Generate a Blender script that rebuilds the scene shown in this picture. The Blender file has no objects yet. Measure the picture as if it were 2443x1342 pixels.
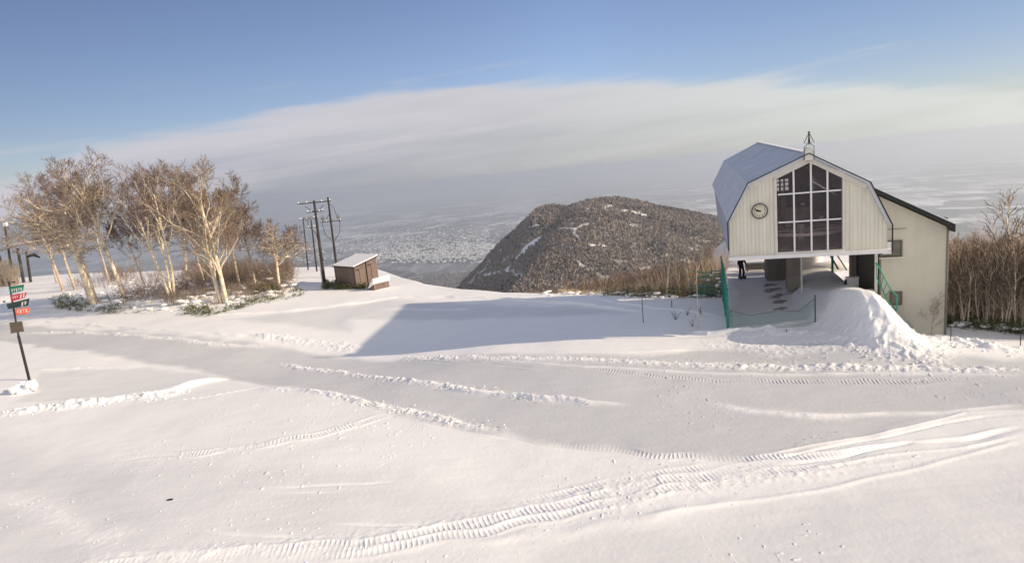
import bpy, math, random
import numpy as np
from mathutils import Vector, Matrix, noise as mn
R = math.radians
random.seed(7)
rng = np.random.default_rng(7)
scene = bpy.context.scene
col = scene.collection

# ------------------------------------------------------------------ camera
H = 10.3
FPX = 1466.0
PITCH, ROLL = 9.9, -5.5
cam_d = bpy.data.cameras.new('camera')
cam = bpy.data.objects.new('camera', cam_d)
col.objects.link(cam)
cam_d.sensor_width = 36.0
cam_d.lens = 36.0 * FPX / 2443.0
cam_d.clip_start = 0.1
cam_d.clip_end = 200000
cam_M = Matrix.Rotation(R(90 - PITCH), 4, 'X') @ Matrix.Rotation(R(ROLL), 4, 'Z')
cam.matrix_world = Matrix.Translation((0, 0, H)) @ cam_M
scene.camera = cam
M3 = cam_M.to_3x3()

def ray(u, v):
    return (M3 @ Vector(((u - 1221.5) / FPX, -(v - 671.0) / FPX, -1.0))).normalized()
def azel(u, v):
    d = ray(u, v)
    return math.atan2(d.x, d.y), math.asin(d.z)
def at_y(u, v, Y):
    d = ray(u, v)
    return Vector((0, 0, H)) + d * (Y / d.y)
def at_z(u, v, z=0.0):
    d = ray(u, v)
    return Vector((0, 0, H)) + d * ((z - H) / d.z)
def on_plane(u, v, p0, n):
    d = ray(u, v); o = Vector((0, 0, H))
    return o + d * ((Vector(p0) - o).dot(n) / d.dot(n))

# ------------------------------------------------------------------ terrain
def sst(x, a, b):
    t = np.clip((x - a) / (b - a), 0, 1)
    return t * t * (3 - 2 * t)

A_ST = R(17.0)
S0 = at_y(1741, 608, 35.0)                 # bottom left corner of the station gable
AX = Vector((math.cos(A_ST), -math.sin(A_ST), 0))
EX = Vector((math.sin(A_ST), math.cos(A_ST), 0))

_edge_px = [(-420, 700), (-150, 680), (0, 668), (130, 655), (330, 648), (600, 645), (760, 641), (905, 648), (960, 666), (1010, 680),
            (1100, 691), (1200, 699), (1400, 706), (1545, 711), (1720, 713)]
_edge = []
for u, v in _edge_px:
    p = at_z(u, v, 0)
    _edge.append((math.atan2(p.x, p.y), math.hypot(p.x, p.y)))
ea = _edge[-1][0]
_edge += [(ea + R(4), 75), (ea + R(10), 75), (ea + R(16), 70), (ea + R(22), 60), (ea + R(60), 55)]
EA = np.array([e[0] for e in _edge]); ER = np.array([e[1] for e in _edge])
o_ = np.argsort(EA); EA = EA[o_]; ER = ER[o_]

def h0(x, y):
    x = np.asarray(x, float); y = np.asarray(y, float)
    r = np.hypot(x, y); az = np.arctan2(x, y)
    z = -.75 * np.exp(-(((x + 11) / 13) ** 2 + ((y - 41) / 7.5) ** 2))
    z = z + 0.9 * np.exp(-(((x + 32) / 16) ** 2 + ((y - 72) / 12) ** 2))
    z = z + 0.06 * np.sin(x * .13 + 1) * np.cos(y * .17) + .03 * np.sin(x * .4 + y * .23)
    # station ramp and platform
    px_ = (x - S0.x) * AX.x + (y - S0.y) * AX.y
    q = (x - S0.x) * EX.x + (y - S0.y) * EX.y
    w = sst(px_, 3.6, 6.4)
    qf = 0.2 - 6.0 * w + .35 * np.sin(px_ * 1.3)
    L = 9.0 - 4.7 * w
    T = 1.35 + .92 * w * (1 - .45 * sst(q, -1, 5))
    ramp = T * sst(q, qf, qf + L)
    ramp = ramp * sst(px_, -.05, .25) * (1 - sst(px_, 6.7, 8.9))
    ramp = ramp * (1 - sst(q, 27, 34))
    z = z + ramp
    # apron of the mound
    mx = 6.6; mq = -3.6
    z = z + .55 * np.exp(-(((px_ - mx) / 3.6) ** 2 + ((q - mq) / 2.2) ** 2))
    # sunken strip left of the ramp
    z = z - .35 * np.exp(-(((px_ + 1.8) / 1.6) ** 2 + ((q - 1.2) / 1.8) ** 2))
    z = z - .6 * sst(px_, 8.2, 9.5) * sst(q, -2.5, -.5)
    # beyond the brow
    Re = np.interp(az, EA, ER)
    d = r - Re
    z = z - np.where(d > 0, .46 * (np.sqrt(d * d + 9) - 3), 0)
    return z

_EA = [float(a) for a in EA]; _ER = [float(a) for a in ER]
def _ss(x, a, b):
    t = (x - a) / (b - a); t = 0.0 if t < 0 else (1.0 if t > 1 else t)
    return t * t * (3 - 2 * t)
def g0(x, y):
    """the same height as h0, for one point"""
    r = math.hypot(x, y); az = math.atan2(x, y)
    z = -.75 * math.exp(-(((x + 11) / 13) ** 2 + ((y - 41) / 7.5) ** 2))
    z += 0.9 * math.exp(-(((x + 32) / 16) ** 2 + ((y - 72) / 12) ** 2))
    z += 0.06 * math.sin(x * .13 + 1) * math.cos(y * .17) + .03 * math.sin(x * .4 + y * .23)
    px_ = (x - S0.x) * AX.x + (y - S0.y) * AX.y
    if -12 < px_ < 25:
        q = (x - S0.x) * EX.x + (y - S0.y) * EX.y
        w = _ss(px_, 3.6, 6.4)
        qf = 0.2 - 6.0 * w + .35 * math.sin(px_ * 1.3)
        L = 9.0 - 4.7 * w
        T = 1.35 + .92 * w * (1 - .45 * _ss(q, -1, 5))
        z += T * _ss(q, qf, qf + L) * _ss(px_, -.05, .25) * (1 - _ss(px_, 6.7, 8.9)) * (1 - _ss(q, 27, 34))
        z += .55 * math.exp(-(((px_ - 6.6) / 3.6) ** 2 + ((q + 3.6) / 2.2) ** 2))
        z -= .35 * math.exp(-(((px_ + 1.8) / 1.6) ** 2 + ((q - 1.2) / 1.8) ** 2))
    if px_ > 8.2:
        q = (x - S0.x) * EX.x + (y - S0.y) * EX.y
        z -= .6 * _ss(px_, 8.2, 9.5) * _ss(q, -2.5, -.5)
    if az <= _EA[0]: Re = _ER[0]
    elif az >= _EA[-1]: Re = _ER[-1]
    else:
        for i in range(len(_EA) - 1):
            if az <= _EA[i + 1]:
                Re = _ER[i] + (_ER[i + 1] - _ER[i]) * (az - _EA[i]) / max(1e-9, _EA[i + 1] - _EA[i]); break
    d = r - Re
    if d > 0: z -= .46 * (math.sqrt(d * d + 9) - 3)
    return z
_gc = {}
def ground(u, v):
    k = (round(u, 2), round(v, 2))
    if k not in _gc: _gc[k] = _ground(u, v)
    return _gc[k].copy()
def _ground(u, v):
    d = ray(u, v); o = Vector((0, 0, H))
    t = max(8.0, (H - 3.3) / max(.02, -d.z)); last = t * .98
    while t < 400:
        p = o + d * t
        if p.z < g0(p.x, p.y):
            a, b = last, t
            for _ in range(18):
                m = (a + b) / 2; p = o + d * m
                if p.z < g0(p.x, p.y): b = m
                else: a = m
            return o + d * b
        last = t; t *= 1.02
    return o + d * 100

# ------------------------------------------------------------------ materials
def new_mat(name):
    m = bpy.data.materials.new(name); m.use_nodes = True
    nt = m.node_tree
    return m, nt, nt.nodes['Principled BSDF']
def simple(name, c, rough=.7, metal=0.0, var=.12, scale=3.0, bump=0.0, bscale=30.0, spec=.3):
    m, nt, b = new_mat(name)
    tc = nt.nodes.new('ShaderNodeTexCoord')
    n = nt.nodes.new('ShaderNodeTexNoise'); n.inputs['Scale'].default_value = scale; n.inputs['Detail'].default_value = 6
    nt.links.new(tc.outputs['Object'], n.inputs['Vector'])
    r = nt.nodes.new('ShaderNodeValToRGB')
    r.color_ramp.elements[0].position = .3; r.color_ramp.elements[1].position = .7
    r.color_ramp.elements[0].color = tuple(max(0, k * (1 - var)) for k in c) + (1,)
    r.color_ramp.elements[1].color = tuple(min(1, k * (1 + var)) for k in c) + (1,)
    nt.links.new(n.outputs['Fac'], r.inputs['Fac']); nt.links.new(r.outputs['Color'], b.inputs['Base Color'])
    b.inputs['Roughness'].default_value = rough; b.inputs['Metallic'].default_value = metal
    b.inputs['Specular IOR Level'].default_value = spec
    if bump:
        n2 = nt.nodes.new('ShaderNodeTexNoise'); n2.inputs['Scale'].default_value = bscale; n2.inputs['Detail'].default_value = 5
        nt.links.new(tc.outputs['Object'], n2.inputs['Vector'])
        bp = nt.nodes.new('ShaderNodeBump'); bp.inputs['Strength'].default_value = bump; bp.inputs['Distance'].default_value = .05
        nt.links.new(n2.outputs['Fac'], bp.inputs['Height']); nt.links.new(bp.outputs['Normal'], b.inputs['Normal'])
    return m

def snow_mat(name, packed_shade_attr=False, bump=.15):
    m, nt, b = new_mat(name)
    L = nt.links
    tc = nt.nodes.new('ShaderNodeTexCoord')
    b.inputs['Roughness'].default_value = .65
    b.inputs['Specular IOR Level'].default_value = .25
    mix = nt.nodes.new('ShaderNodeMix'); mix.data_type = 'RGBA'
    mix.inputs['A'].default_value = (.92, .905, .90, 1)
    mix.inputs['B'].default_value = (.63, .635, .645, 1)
    if packed_shade_attr:
        at = nt.nodes.new('ShaderNodeAttribute'); at.attribute_name = 'packed_shade'  # compacted snow plus the slope shading painted with it
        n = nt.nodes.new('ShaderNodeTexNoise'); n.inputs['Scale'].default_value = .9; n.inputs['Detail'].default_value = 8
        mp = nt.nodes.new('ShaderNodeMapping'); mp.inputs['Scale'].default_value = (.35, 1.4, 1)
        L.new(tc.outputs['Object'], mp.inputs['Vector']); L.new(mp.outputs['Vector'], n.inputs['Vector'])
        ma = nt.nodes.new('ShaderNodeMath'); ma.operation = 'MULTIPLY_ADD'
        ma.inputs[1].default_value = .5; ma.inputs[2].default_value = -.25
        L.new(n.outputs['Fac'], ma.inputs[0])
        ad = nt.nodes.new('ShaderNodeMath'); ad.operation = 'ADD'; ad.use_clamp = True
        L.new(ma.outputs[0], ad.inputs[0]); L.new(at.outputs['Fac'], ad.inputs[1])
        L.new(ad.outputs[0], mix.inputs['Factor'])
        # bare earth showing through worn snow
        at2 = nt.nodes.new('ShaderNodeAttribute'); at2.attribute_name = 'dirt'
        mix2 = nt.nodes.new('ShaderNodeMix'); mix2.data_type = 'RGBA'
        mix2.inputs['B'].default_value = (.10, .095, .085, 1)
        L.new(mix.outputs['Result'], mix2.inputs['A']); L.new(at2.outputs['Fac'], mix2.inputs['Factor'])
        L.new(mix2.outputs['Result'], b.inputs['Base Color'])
    else:
        mix.inputs['Factor'].default_value = .12
        L.new(mix.outputs['Result'], b.inputs['Base Color'])
    n2 = nt.nodes.new('ShaderNodeTexNoise'); n2.inputs['Scale'].default_value = 11; n2.inputs['Detail'].default_value = 9
    n2.inputs['Roughness'].default_value = .62
    L.new(tc.outputs['Object'], n2.inputs['Vector'])
    bp = nt.nodes.new('ShaderNodeBump'); bp.inputs['Strength'].default_value = bump; bp.inputs['Distance'].default_value = .06
    L.new(n2.outputs['Fac'], bp.inputs['Height']); L.new(bp.outputs['Normal'], b.inputs['Normal'])
    return m

MT = {}
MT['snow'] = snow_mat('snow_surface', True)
MT['snow2'] = snow_mat('snow_heap')
MT['bark'] = simple('birch_bark', (.68, .58, .44), .8, var=.35, scale=2.5)
MT['bark_grey'] = simple('grey_birch_bark', (.46, .38, .30), .85, var=.35, scale=3)
MT['twig'] = simple('brown_twigs', (.20, .145, .12), .9, var=.3, scale=.6)
MT['twig2'] = simple('tan_twigs', (.26, .195, .145), .9, var=.3, scale=.6)
MT['brush'] = simple('brown_brush', (.24, .175, .13), .9, var=.4, scale=.35)
MT['wood_pale'] = simple('pale_wood_stems', (.60, .48, .34), .9, var=.4, scale=.8)
MT['sasa'] = simple('bamboo_grass', (.15, .16, .07), .6, var=.5, scale=.8)
MT['wood_dark'] = simple('weathered_pole', (.045, .038, .036), .85, var=.3, scale=2)
MT['hutwall'] = simple('brown_hut_wall', (.14, .10, .088), .7, var=.15, scale=2)
MT['hutdark'] = simple('hut_dark_trim', (.03, .024, .022), .7)
MT['steel'] = simple('grey_steel', (.30, .31, .31), .5, .4)
MT['dark'] = simple('dark_metal', (.025, .025, .028), .5, .3)
MT['green'] = simple('green_paint', (.02, .21, .15), .5, var=.2)
MT['fascia'] = simple('pale_fascia', (.70, .67, .60), .55, var=.06)
MT['white'] = simple('white_paint', (.82, .80, .78), .5, var=.04)
MT['annex'] = simple('beige_render', (.58, .55, .45), .8, var=.08, scale=.5, bump=.1, bscale=40)
MT['blackroof'] = simple('black_roof_edge', (.018, .02, .018), .5)
MT['clockface'] = simple('clock_face', (.66, .62, .46), .5, var=.03)
MT['concrete'] = simple('grey_concrete', (.25, .22, .19), .85, var=.2, bump=.2, scale=1)
MT['blue_door'] = simple('blue_door', (.035, .05, .09), .5)
MT['s_green'] = simple('sign_green', (.02, .17, .10), .5, var=.08)
MT['s_red'] = simple('sign_red', (.50, .04, .05), .5, var=.08)
MT['s_dark'] = simple('sign_dark', (.03, .045, .04), .5, var=.08)
MT['s_orange'] = simple('sign_orange', (.75, .16, .08), .5, var=.08)
MT['s_brown'] = simple('sign_brown', (.13, .105, .08), .7, var=.2, scale=8)
MT['cloth_black'] = simple('black_ski_clothes', (.016, .014, .016), .8, var=.2)
MT['skin'] = simple('skin', (.50, .30, .22), .6, var=.05)
MT['interior'] = simple('dark_interior', (.34, .28, .27), .9, var=.2, scale=1)
MT['machine'] = simple('machine_grey', (.40, .36, .34), .6, .2, var=.2)
MT['net'] = simple('green_net', (.03, .24, .19), .7)

def panel_mat(name, c, pitch, axis='X', depth=.03, c2=.8):
    """ribbed sheet metal: narrow grooves repeating along one local axis"""
    m, nt, b = new_mat(name); L = nt.links
    tc = nt.nodes.new('ShaderNodeTexCoord')
    sp = nt.nodes.new('ShaderNodeSeparateXYZ'); L.new(tc.outputs['Object'], sp.inputs[0])
    mu = nt.nodes.new('ShaderNodeMath'); mu.operation = 'MULTIPLY'; mu.inputs[1].default_value = 1 / pitch
    L.new(sp.outputs[axis], mu.inputs[0])
    fr = nt.nodes.new('ShaderNodeMath'); fr.operation = 'FRACT'; L.new(mu.outputs[0], fr.inputs[0])
    pp = nt.nodes.new('ShaderNodeMath'); pp.operation = 'PINGPONG'; pp.inputs[1].default_value = .5; L.new(fr.outputs[0], pp.inputs[0])
    mr = nt.nodes.new('ShaderNodeMapRange'); mr.inputs['From Min'].default_value = .03; mr.inputs['From Max'].default_value = .13
    L.new(pp.outputs[0], mr.inputs['Value'])
    n = nt.nodes.new('ShaderNodeTexNoise'); n.inputs['Scale'].default_value = 1.1; n.inputs['Detail'].default_value = 7
    L.new(tc.outputs['Object'], n.inputs['Vector'])
    mx = nt.nodes.new('ShaderNodeMix'); mx.data_type = 'RGBA'
    mx.inputs['A'].default_value = tuple(k * .84 for k in c) + (1,)
    mx.inputs['B'].default_value = tuple(min(1, k * 1.08) for k in c) + (1,)
    L.new(n.outputs['Fac'], mx.inputs['Factor'])
    m2 = nt.nodes.new('ShaderNodeMix'); m2.data_type = 'RGBA'
    m2.inputs['A'].default_value = tuple(k * c2 for k in c) + (1,)
    L.new(mx.outputs['Result'], m2.inputs['B']); L.new(mr.outputs['Result'], m2.inputs['Factor'])
    L.new(m2.outputs['Result'], b.inputs['Base Color'])
    bp = nt.nodes.new('ShaderNodeBump'); bp.inputs['Strength'].default_value = .8; bp.inputs['Distance'].default_value = depth
    L.new(mr.outputs['Result'], bp.inputs['Height']); L.new(bp.outputs['Normal'], b.inputs['Normal'])
    b.inputs['Roughness'].default_value = .55; b.inputs['Specular IOR Level'].default_value = .3
    return m
def weather(m, lo=.86, sc=(3.0, 3.0, .18), frost=0.0):
    nt = m.node_tree; L = nt.links; b = nt.nodes['Principled BSDF']; src = b.inputs['Base Color'].links[0].from_socket
    tc = nt.nodes.new('ShaderNodeTexCoord'); mp = nt.nodes.new('ShaderNodeMapping'); mp.inputs['Scale'].default_value = sc; L.new(tc.outputs['Object'], mp.inputs['Vector'])
    n = nt.nodes.new('ShaderNodeTexNoise'); n.inputs['Scale'].default_value = 1.0; n.inputs['Detail'].default_value = 9; n.inputs['Roughness'].default_value = .65; L.new(mp.outputs[0], n.inputs['Vector'])
    r = nt.nodes.new('ShaderNodeMapRange'); r.inputs['From Min'].default_value = .42; r.inputs['From Max'].default_value = .68; L.new(n.outputs['Fac'], r.inputs['Value'])
    mx = nt.nodes.new('ShaderNodeMix'); mx.data_type = 'RGBA'; L.new(src, mx.inputs['A'])
    mx.inputs['B'].default_value = (.80, .82, .86, 1) if frost else (.40, .33, .24, 1)
    q = nt.nodes.new('ShaderNodeMath'); q.operation = 'MULTIPLY'; q.inputs[1].default_value = frost or (1 - lo); L.new(r.outputs['Result'], q.inputs[0]); L.new(q.outputs[0], mx.inputs['Factor'])
    L.new(mx.outputs['Result'], b.inputs['Base Color'])
MT['siding'] = panel_mat('beige_ribbed_siding', (.80, .765, .64), .20, depth=.012, c2=.80)
MT['roof'] = panel_mat('blue_grey_metal_roof', (.60, .63, .70), .46, axis='Y', depth=.05, c2=.55)
weather(MT['siding'], .72); weather(MT['annex'], .80, (1.6, 1.6, .25)); weather(MT['roof'], sc=(.7, 2.5, .7), frost=.7); weather(MT['concrete'], .6); weather(MT['hutwall'], .8)
m, nt, b = new_mat('window_glass')
b.inputs['Base Color'].default_value = (.20, .17, .17, 1); b.inputs['Roughness'].default_value = .1
tr = nt.nodes.new('ShaderNodeBsdfTransparent'); tr.inputs['Color'].default_value = (.90, .87, .87, 1)
mxs = nt.nodes.new('ShaderNodeMixShader'); mxs.inputs[0].default_value = .84
nt.links.new(b.outputs[0], mxs.inputs[1]); nt.links.new(tr.outputs[0], mxs.inputs[2])
nt.links.new(mxs.outputs[0], nt.nodes['Material Output'].inputs['Surface'])
MT['glass'] = m

# ------------------------------------------------------------------ mesh helper
class MB:
    def __init__(s): s.v = []; s.f = []
    def box(s, c, sz, M=None):
        c = Vector(c); hx, hy, hz = sz[0] / 2, sz[1] / 2, sz[2] / 2
        i = len(s.v)
        for dx in (-hx, hx):
            for dy in (-hy, hy):
                for dz in (-hz, hz):
                    p = Vector((dx, dy, dz))
                    if M is not None: p = M @ p
                    s.v.append(tuple(c + p))
        for q in ((0, 1, 3, 2), (4, 6, 7, 5), (0, 4, 5, 1), (2, 3, 7, 6), (0, 2, 6, 4), (1, 5, 7, 3)):
            s.f.append(tuple(i + k for k in q))
    def bar(s, a, b, w, h=None, up=(0, 0, 1)):
        a = Vector(a); b = Vector(b); d = b - a; L = d.length
        if L < 1e-6: return
        d.normalize(); u = Vector(up)
        if abs(d.dot(u)) > .98: u = Vector((1, 0, 0))
        x = d.cross(u).normalized(); y = x.cross(d)
        M = Matrix((x, d, y)).transposed()
        s.box((a + b) / 2, (w, L, h or w), M)
    def tube(s, pts, rad, k=6, cap=True):
        pts = [Vector(p) for p in pts]; n = len(pts)
        i0 = len(s.v)
        d = (pts[1] - pts[0]).normalized()
        u = Vector((0, 0, 1)) if abs(d.z) < .9 else Vector((1, 0, 0))
        x = d.cross(u).normalized()
        for j, p in enumerate(pts):
            if j == 0: dd = pts[1] - pts[0]
            elif j == n - 1: dd = pts[-1] - pts[-2]
            else: dd = pts[j + 1] - pts[j - 1]
            if dd.length < 1e-9: dd = d.copy()
            dd.normalize()
            x = x - dd * x.dot(dd)
            if x.length < 1e-6: x = dd.orthogonal()
            x.normalize(); y = dd.cross(x)
            r = rad[j] if isinstance(rad, (list, tuple)) else rad
            for a in range(k):
                t = 2 * math.pi * a / k
                s.v.append(tuple(p + x * (math.cos(t) * r) + y * (math.sin(t) * r)))
        for j in range(n - 1):
            for a in range(k):
                b_ = (a + 1) % k
                s.f.append((i0 + j * k + a, i0 + j * k + b_, i0 + (j + 1) * k + b_, i0 + (j + 1) * k + a))
        if cap:
            s.f.append(tuple(i0 + a for a in reversed(range(k))))
            s.f.append(tuple(i0 + (n - 1) * k + a for a in range(k)))
    def prism(s, poly, off):
        """polygon (3D points) extruded by vector off"""
        i = len(s.v); n = len(poly); off = Vector(off)
        for p in poly: s.v.append(tuple(p))
        for p in poly: s.v.append(tuple(Vector(p) + off))
        s.f.append(tuple(range(i, i + n))); s.f.append(tuple(reversed(range(i + n, i + 2 * n))))
        for a in range(n):
            b_ = (a + 1) % n
            s.f.append((i + a, i + n + a, i + n + b_, i + b_))
    def blob(s, c, r, seg=7, ring=5, jag=.25, sc=(1, 1, 1)):
        i0 = len(s.v); c = Vector(c)
        s.v.append(tuple(c + Vector((0, 0, r * sc[2]))))
        for a in range(1, ring):
            ph = math.pi * a / ring
            for b_ in range(seg):
                th = 2 * math.pi * b_ / seg
                k = r * (1 + random.uniform(-jag, jag))
                s.v.append(tuple(c + Vector((math.sin(ph) * math.cos(th) * k * sc[0], math.sin(ph) * math.sin(th) * k * sc[1], math.cos(ph) * k * sc[2]))))
        s.v.append(tuple(c - Vector((0, 0, r * sc[2]))))
        e = len(s.v) - 1
        for b_ in range(seg): s.f.append((i0, i0 + 1 + b_, i0 + 1 + (b_ + 1) % seg))
        for a in range(ring - 2):
            for b_ in range(seg):
                q = i0 + 1 + a * seg; n2 = (b_ + 1) % seg
                s.f.append((q + b_, q + seg + b_, q + seg + n2, q + n2))
        q = i0 + 1 + (ring - 2) * seg
        for b_ in range(seg): s.f.append((q + b_, e, q + (b_ + 1) % seg))
    def build(s, name, mat, parent=None, smooth=False):
        me = bpy.data.meshes.new(name); me.from_pydata(s.v, [], s.f)
        if smooth: me.shade_smooth()
        me.materials.append(mat)
        o = bpy.data.objects.new(name, me); col.objects.link(o)
        if parent is not None: o.parent = parent
        return o
def tag(o, label=None, cat=None, group=None, kind=None):
    if label: o['label'] = label
    if cat: o['category'] = cat
    if group: o['group'] = group
    if kind: o['kind'] = kind
    return o
def empty(name, loc=(0, 0, 0), rz=0.0):
    o = bpy.data.objects.new(name, None); col.objects.link(o)
    o.location = loc; o.rotation_euler = (0, 0, rz); o.empty_display_size = .3
    return o
def copy_tree(o, parent=None):
    c = o.copy(); col.objects.link(c); c.parent = parent
    for ch in [k for k in bpy.data.objects if k.parent == o]: copy_tree(ch, c)
    return c
KIDS = {}
def copy_known(root, kids):
    c = root.copy(); col.objects.link(c)
    for k in kids:
        d = k.copy(); col.objects.link(d); d.parent = c
    return c

# ------------------------------------------------------------------ snow field mesh
def P(*pts):  # pixel polyline -> ground polyline
    return [ground(u, v).xy for u, v in pts]
def hash_noise(x, y, s, seed=0):
    """value noise, vectorised"""
    x = x / s + seed * 17.3; y = y / s + seed * 9.1
    xi = np.floor(x).astype(np.int64); yi = np.floor(y).astype(np.int64)
    fx = x - xi; fy = y - yi
    fx = fx * fx * (3 - 2 * fx); fy = fy * fy * (3 - 2 * fy)
    def hh(a, b):
        n = (a * 374761393 + b * 668265263 + seed * 974711) & 0x7fffffff
        n = (n ^ (n >> 13)) * 1274126177 & 0x7fffffff
        return ((n ^ (n >> 16)) & 0xffff) / 65535.0
    return (hh(xi, yi) * (1 - fx) + hh(xi + 1, yi) * fx) * (1 - fy) + (hh(xi, yi + 1) * (1 - fx) + hh(xi + 1, yi + 1) * fx) * fy
def poly_dist(x, y, pl):
    """distance to polyline, arclength, signed side"""
    best = np.full(x.shape, 1e9); arc = np.zeros(x.shape); side = np.zeros(x.shape)
    s = 0.0
    for a, b in zip(pl[:-1], pl[1:]):
        dx, dy = b[0] - a[0], b[1] - a[1]; L = math.hypot(dx, dy)
        if L < 1e-6: continue
        t = ((x - a[0]) * dx + (y - a[1]) * dy) / (L * L)
        tc = np.clip(t, 0, 1)
        ex = x - a[0] - tc * dx; ey = y - a[1] - tc * dy
        d = np.hypot(ex, ey)
        m = d < best
        best = np.where(m, d, best); arc = np.where(m, s + t * L, arc)
        side = np.where(m, (dx * (y - a[1]) - dy * (x - a[0])) / L, side)
        s += L
    return best, arc, side, s

# (kind, width m, height m, pixel polyline)
FEAT = [
    ('chunk', .8, .42, [(10, 985), (120, 972), (220, 963), (300, 950), (380, 945), (430, 935)]),
    ('berm', .42, .30, [(345, 948), (430, 926), (500, 908), (540, 903)]),
    ('chunk', .3, .10, [(380, 960), (480, 950), (600, 925), (640, 918)]),
    ('chunk', .28, .10, [(70, 882), (200, 876), (335, 870)]),
    ('berm', .5, .13, [(0, 763), (150, 768), (300, 784), (450, 795), (600, 799), (700, 808)]),
    ('chunk', .9, .2, [(600, 800), (700, 812), (850, 830), (830, 845)]),
    ('chunk', .5, .18, [(60, 792), (200, 790), (400, 806), (520, 820), (640, 828)]),
    ('chunk', .45, .20, [(680, 868), (800, 885), (950, 905), (1100, 925), (1250, 945), (1400, 957)]),
    ('berm', .35, .12, [(1050, 925), (1200, 942), (1400, 958), (1490, 961)]),
    ('chunk', .5, .17, [(960, 853), (1200, 853), (1400, 856), (1600, 866), (1850, 873), (2100, 880), (2443, 880)]),
    ('tread', .5, .06, [(960, 858), (1220, 872), (1500, 890), (1700, 904), (2000, 905), (2443, 909)]),
    ('berm', .22, .07, [(1150, 858), (1400, 874), (1700, 888), (2000, 890), (2443, 893)]),
    ('chunk', .4, .2, [(620, 925), (750, 935), (870, 960), (940, 975), (1000, 985), (1100, 1008), (1200, 1028)]),
    ('tread', .45, .07, [(280, 1097), (450, 1085), (600, 1066), (750, 1042), (850, 1015), (930, 985)]),
    ('chunk', .3, .05, [(430, 1088), (600, 1066), (750, 1042), (900, 1000)]),
    ('step', .5, .10, [(960, 1000), (1080, 1022), (1250, 1055), (1450, 1076), (1600, 1090), (1750, 1101), (1840, 1100)]),
    ('tread', .5, .07, [(1300, 1052), (1450, 1066), (1600, 1085), (1750, 1090), (1900, 1085), (2050, 1078), (2150, 1068)]),
    ('berm', .16, .042, [(1780, 1087), (1900, 1062), (2050, 1040), (2200, 1005), (2300, 982), (2443, 978)]),
    ('berm', .16, -.07, [(1830, 1096), (1950, 1066), (2100, 1040), (2250, 1005), (2350, 992), (2443, 987)]),
    ('berm', .18, .045, [(1830, 1085), (2000, 1072), (2150, 1052), (2300, 1038), (2443, 1012)]),
    ('berm', .2, -.07, [(1850, 1110), (2000, 1085), (2180, 1050), (2300, 1045), (2443, 1020)]),
    ('berm', .18, .035, [(1900, 1120), (2100, 1085), (2300, 1062), (2443, 1030)]),
    ('berm', .22, .028, [(1500, 1235), (1700, 1205), (1950, 1165), (2200, 1110), (2443, 1040)]),
    ('berm', .5, .03, [(200, 1320), (800, 1310), (1200, 1290), (1550, 1235), (1800, 1180)]),
    ('tread', .50, .050, [(150, 1365), (500, 1330), (850, 1300), (1100, 1255), (1300, 1210), (1500, 1165), (1700, 1130), (1850, 1105)]),
    ('tread', .42, .040, [(650, 1335), (900, 1312), (1150, 1270), (1350, 1220), (1550, 1180), (1720, 1150)]),
    ('tread', .35, .035, [(1250, 1195), (1450, 1145), (1600, 1125), (1750, 1100)]),
    ('tread', .35, .035, [(1750, 1135), (1950, 1110), (2100, 1095), (2200, 1080)]),
    ('chunk', .7, .07, [(150, 1355), (500, 1320), (900, 1280), (1150, 1230), (1300, 1200), (1500, 1150), (1620, 1150)]),
    ('chunk', .6, .06, [(1350, 1230), (1550, 1180), (1750, 1145), (2000, 1110), (2150, 1090)]),
    ('berm', .16, -.035, [(640, 1164), (760, 1158), (870, 1156), (975, 1148)]),
    ('berm', .14, -.03, [(655, 1176), (740, 1174), (830, 1177)]),
    ('berm', .14, -.03, [(770, 1245), (900, 1250), (1040, 1250)]),
    ('berm', .18, -.03, [(480, 1265), (640, 1278), (820, 1286)]),
    ('chunk', .8, .03, [(0, 1170), (60, 1190), (150, 1240), (300, 1310)]),
    ('chunk', .5, .04, [(1680, 958), (1900, 988), (2050, 983)]),
    ('berm', .3, .06, [(1850, 985), (2050, 983), (2250, 978), (2443, 962)]),
    ('chunk', 1.2, .26, [(1760, 800), (1840, 790), (1930, 795), (2060, 805), (2140, 830), (2240, 850)]),
    ('chunk', 1.0, .10, [(1700, 815), (1850, 835), (2000, 825)]),
    ('chunk', .9, .12, [(1950, 760), (2020, 735), (2080, 715), (2110, 745), (2160, 780)]),
    ('chunk', .8, .32, [(2180, 795), (2260, 812), (2350, 828), (2443, 842)]),
    ('berm', .5, .16, [(500, 752), (700, 742), (850, 722), (950, 708), (1080, 708), (1250, 716), (1400, 728), (1530, 742)]),
    ('berm', .25, .10, [(1420, 712), (1560, 735), (1650, 742), (1720, 752)]),
    ('berm', .35, .22, [(1630, 786), (1690, 797), (1800, 790), (1900, 772), (1945, 750)]),
    ('berm', .2, .05, [(1300, 842), (1500, 840), (1700, 828)]),
    ('chunk', .5, .05, [(1050, 735), (1100, 736), (900, 735)]),
]
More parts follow.
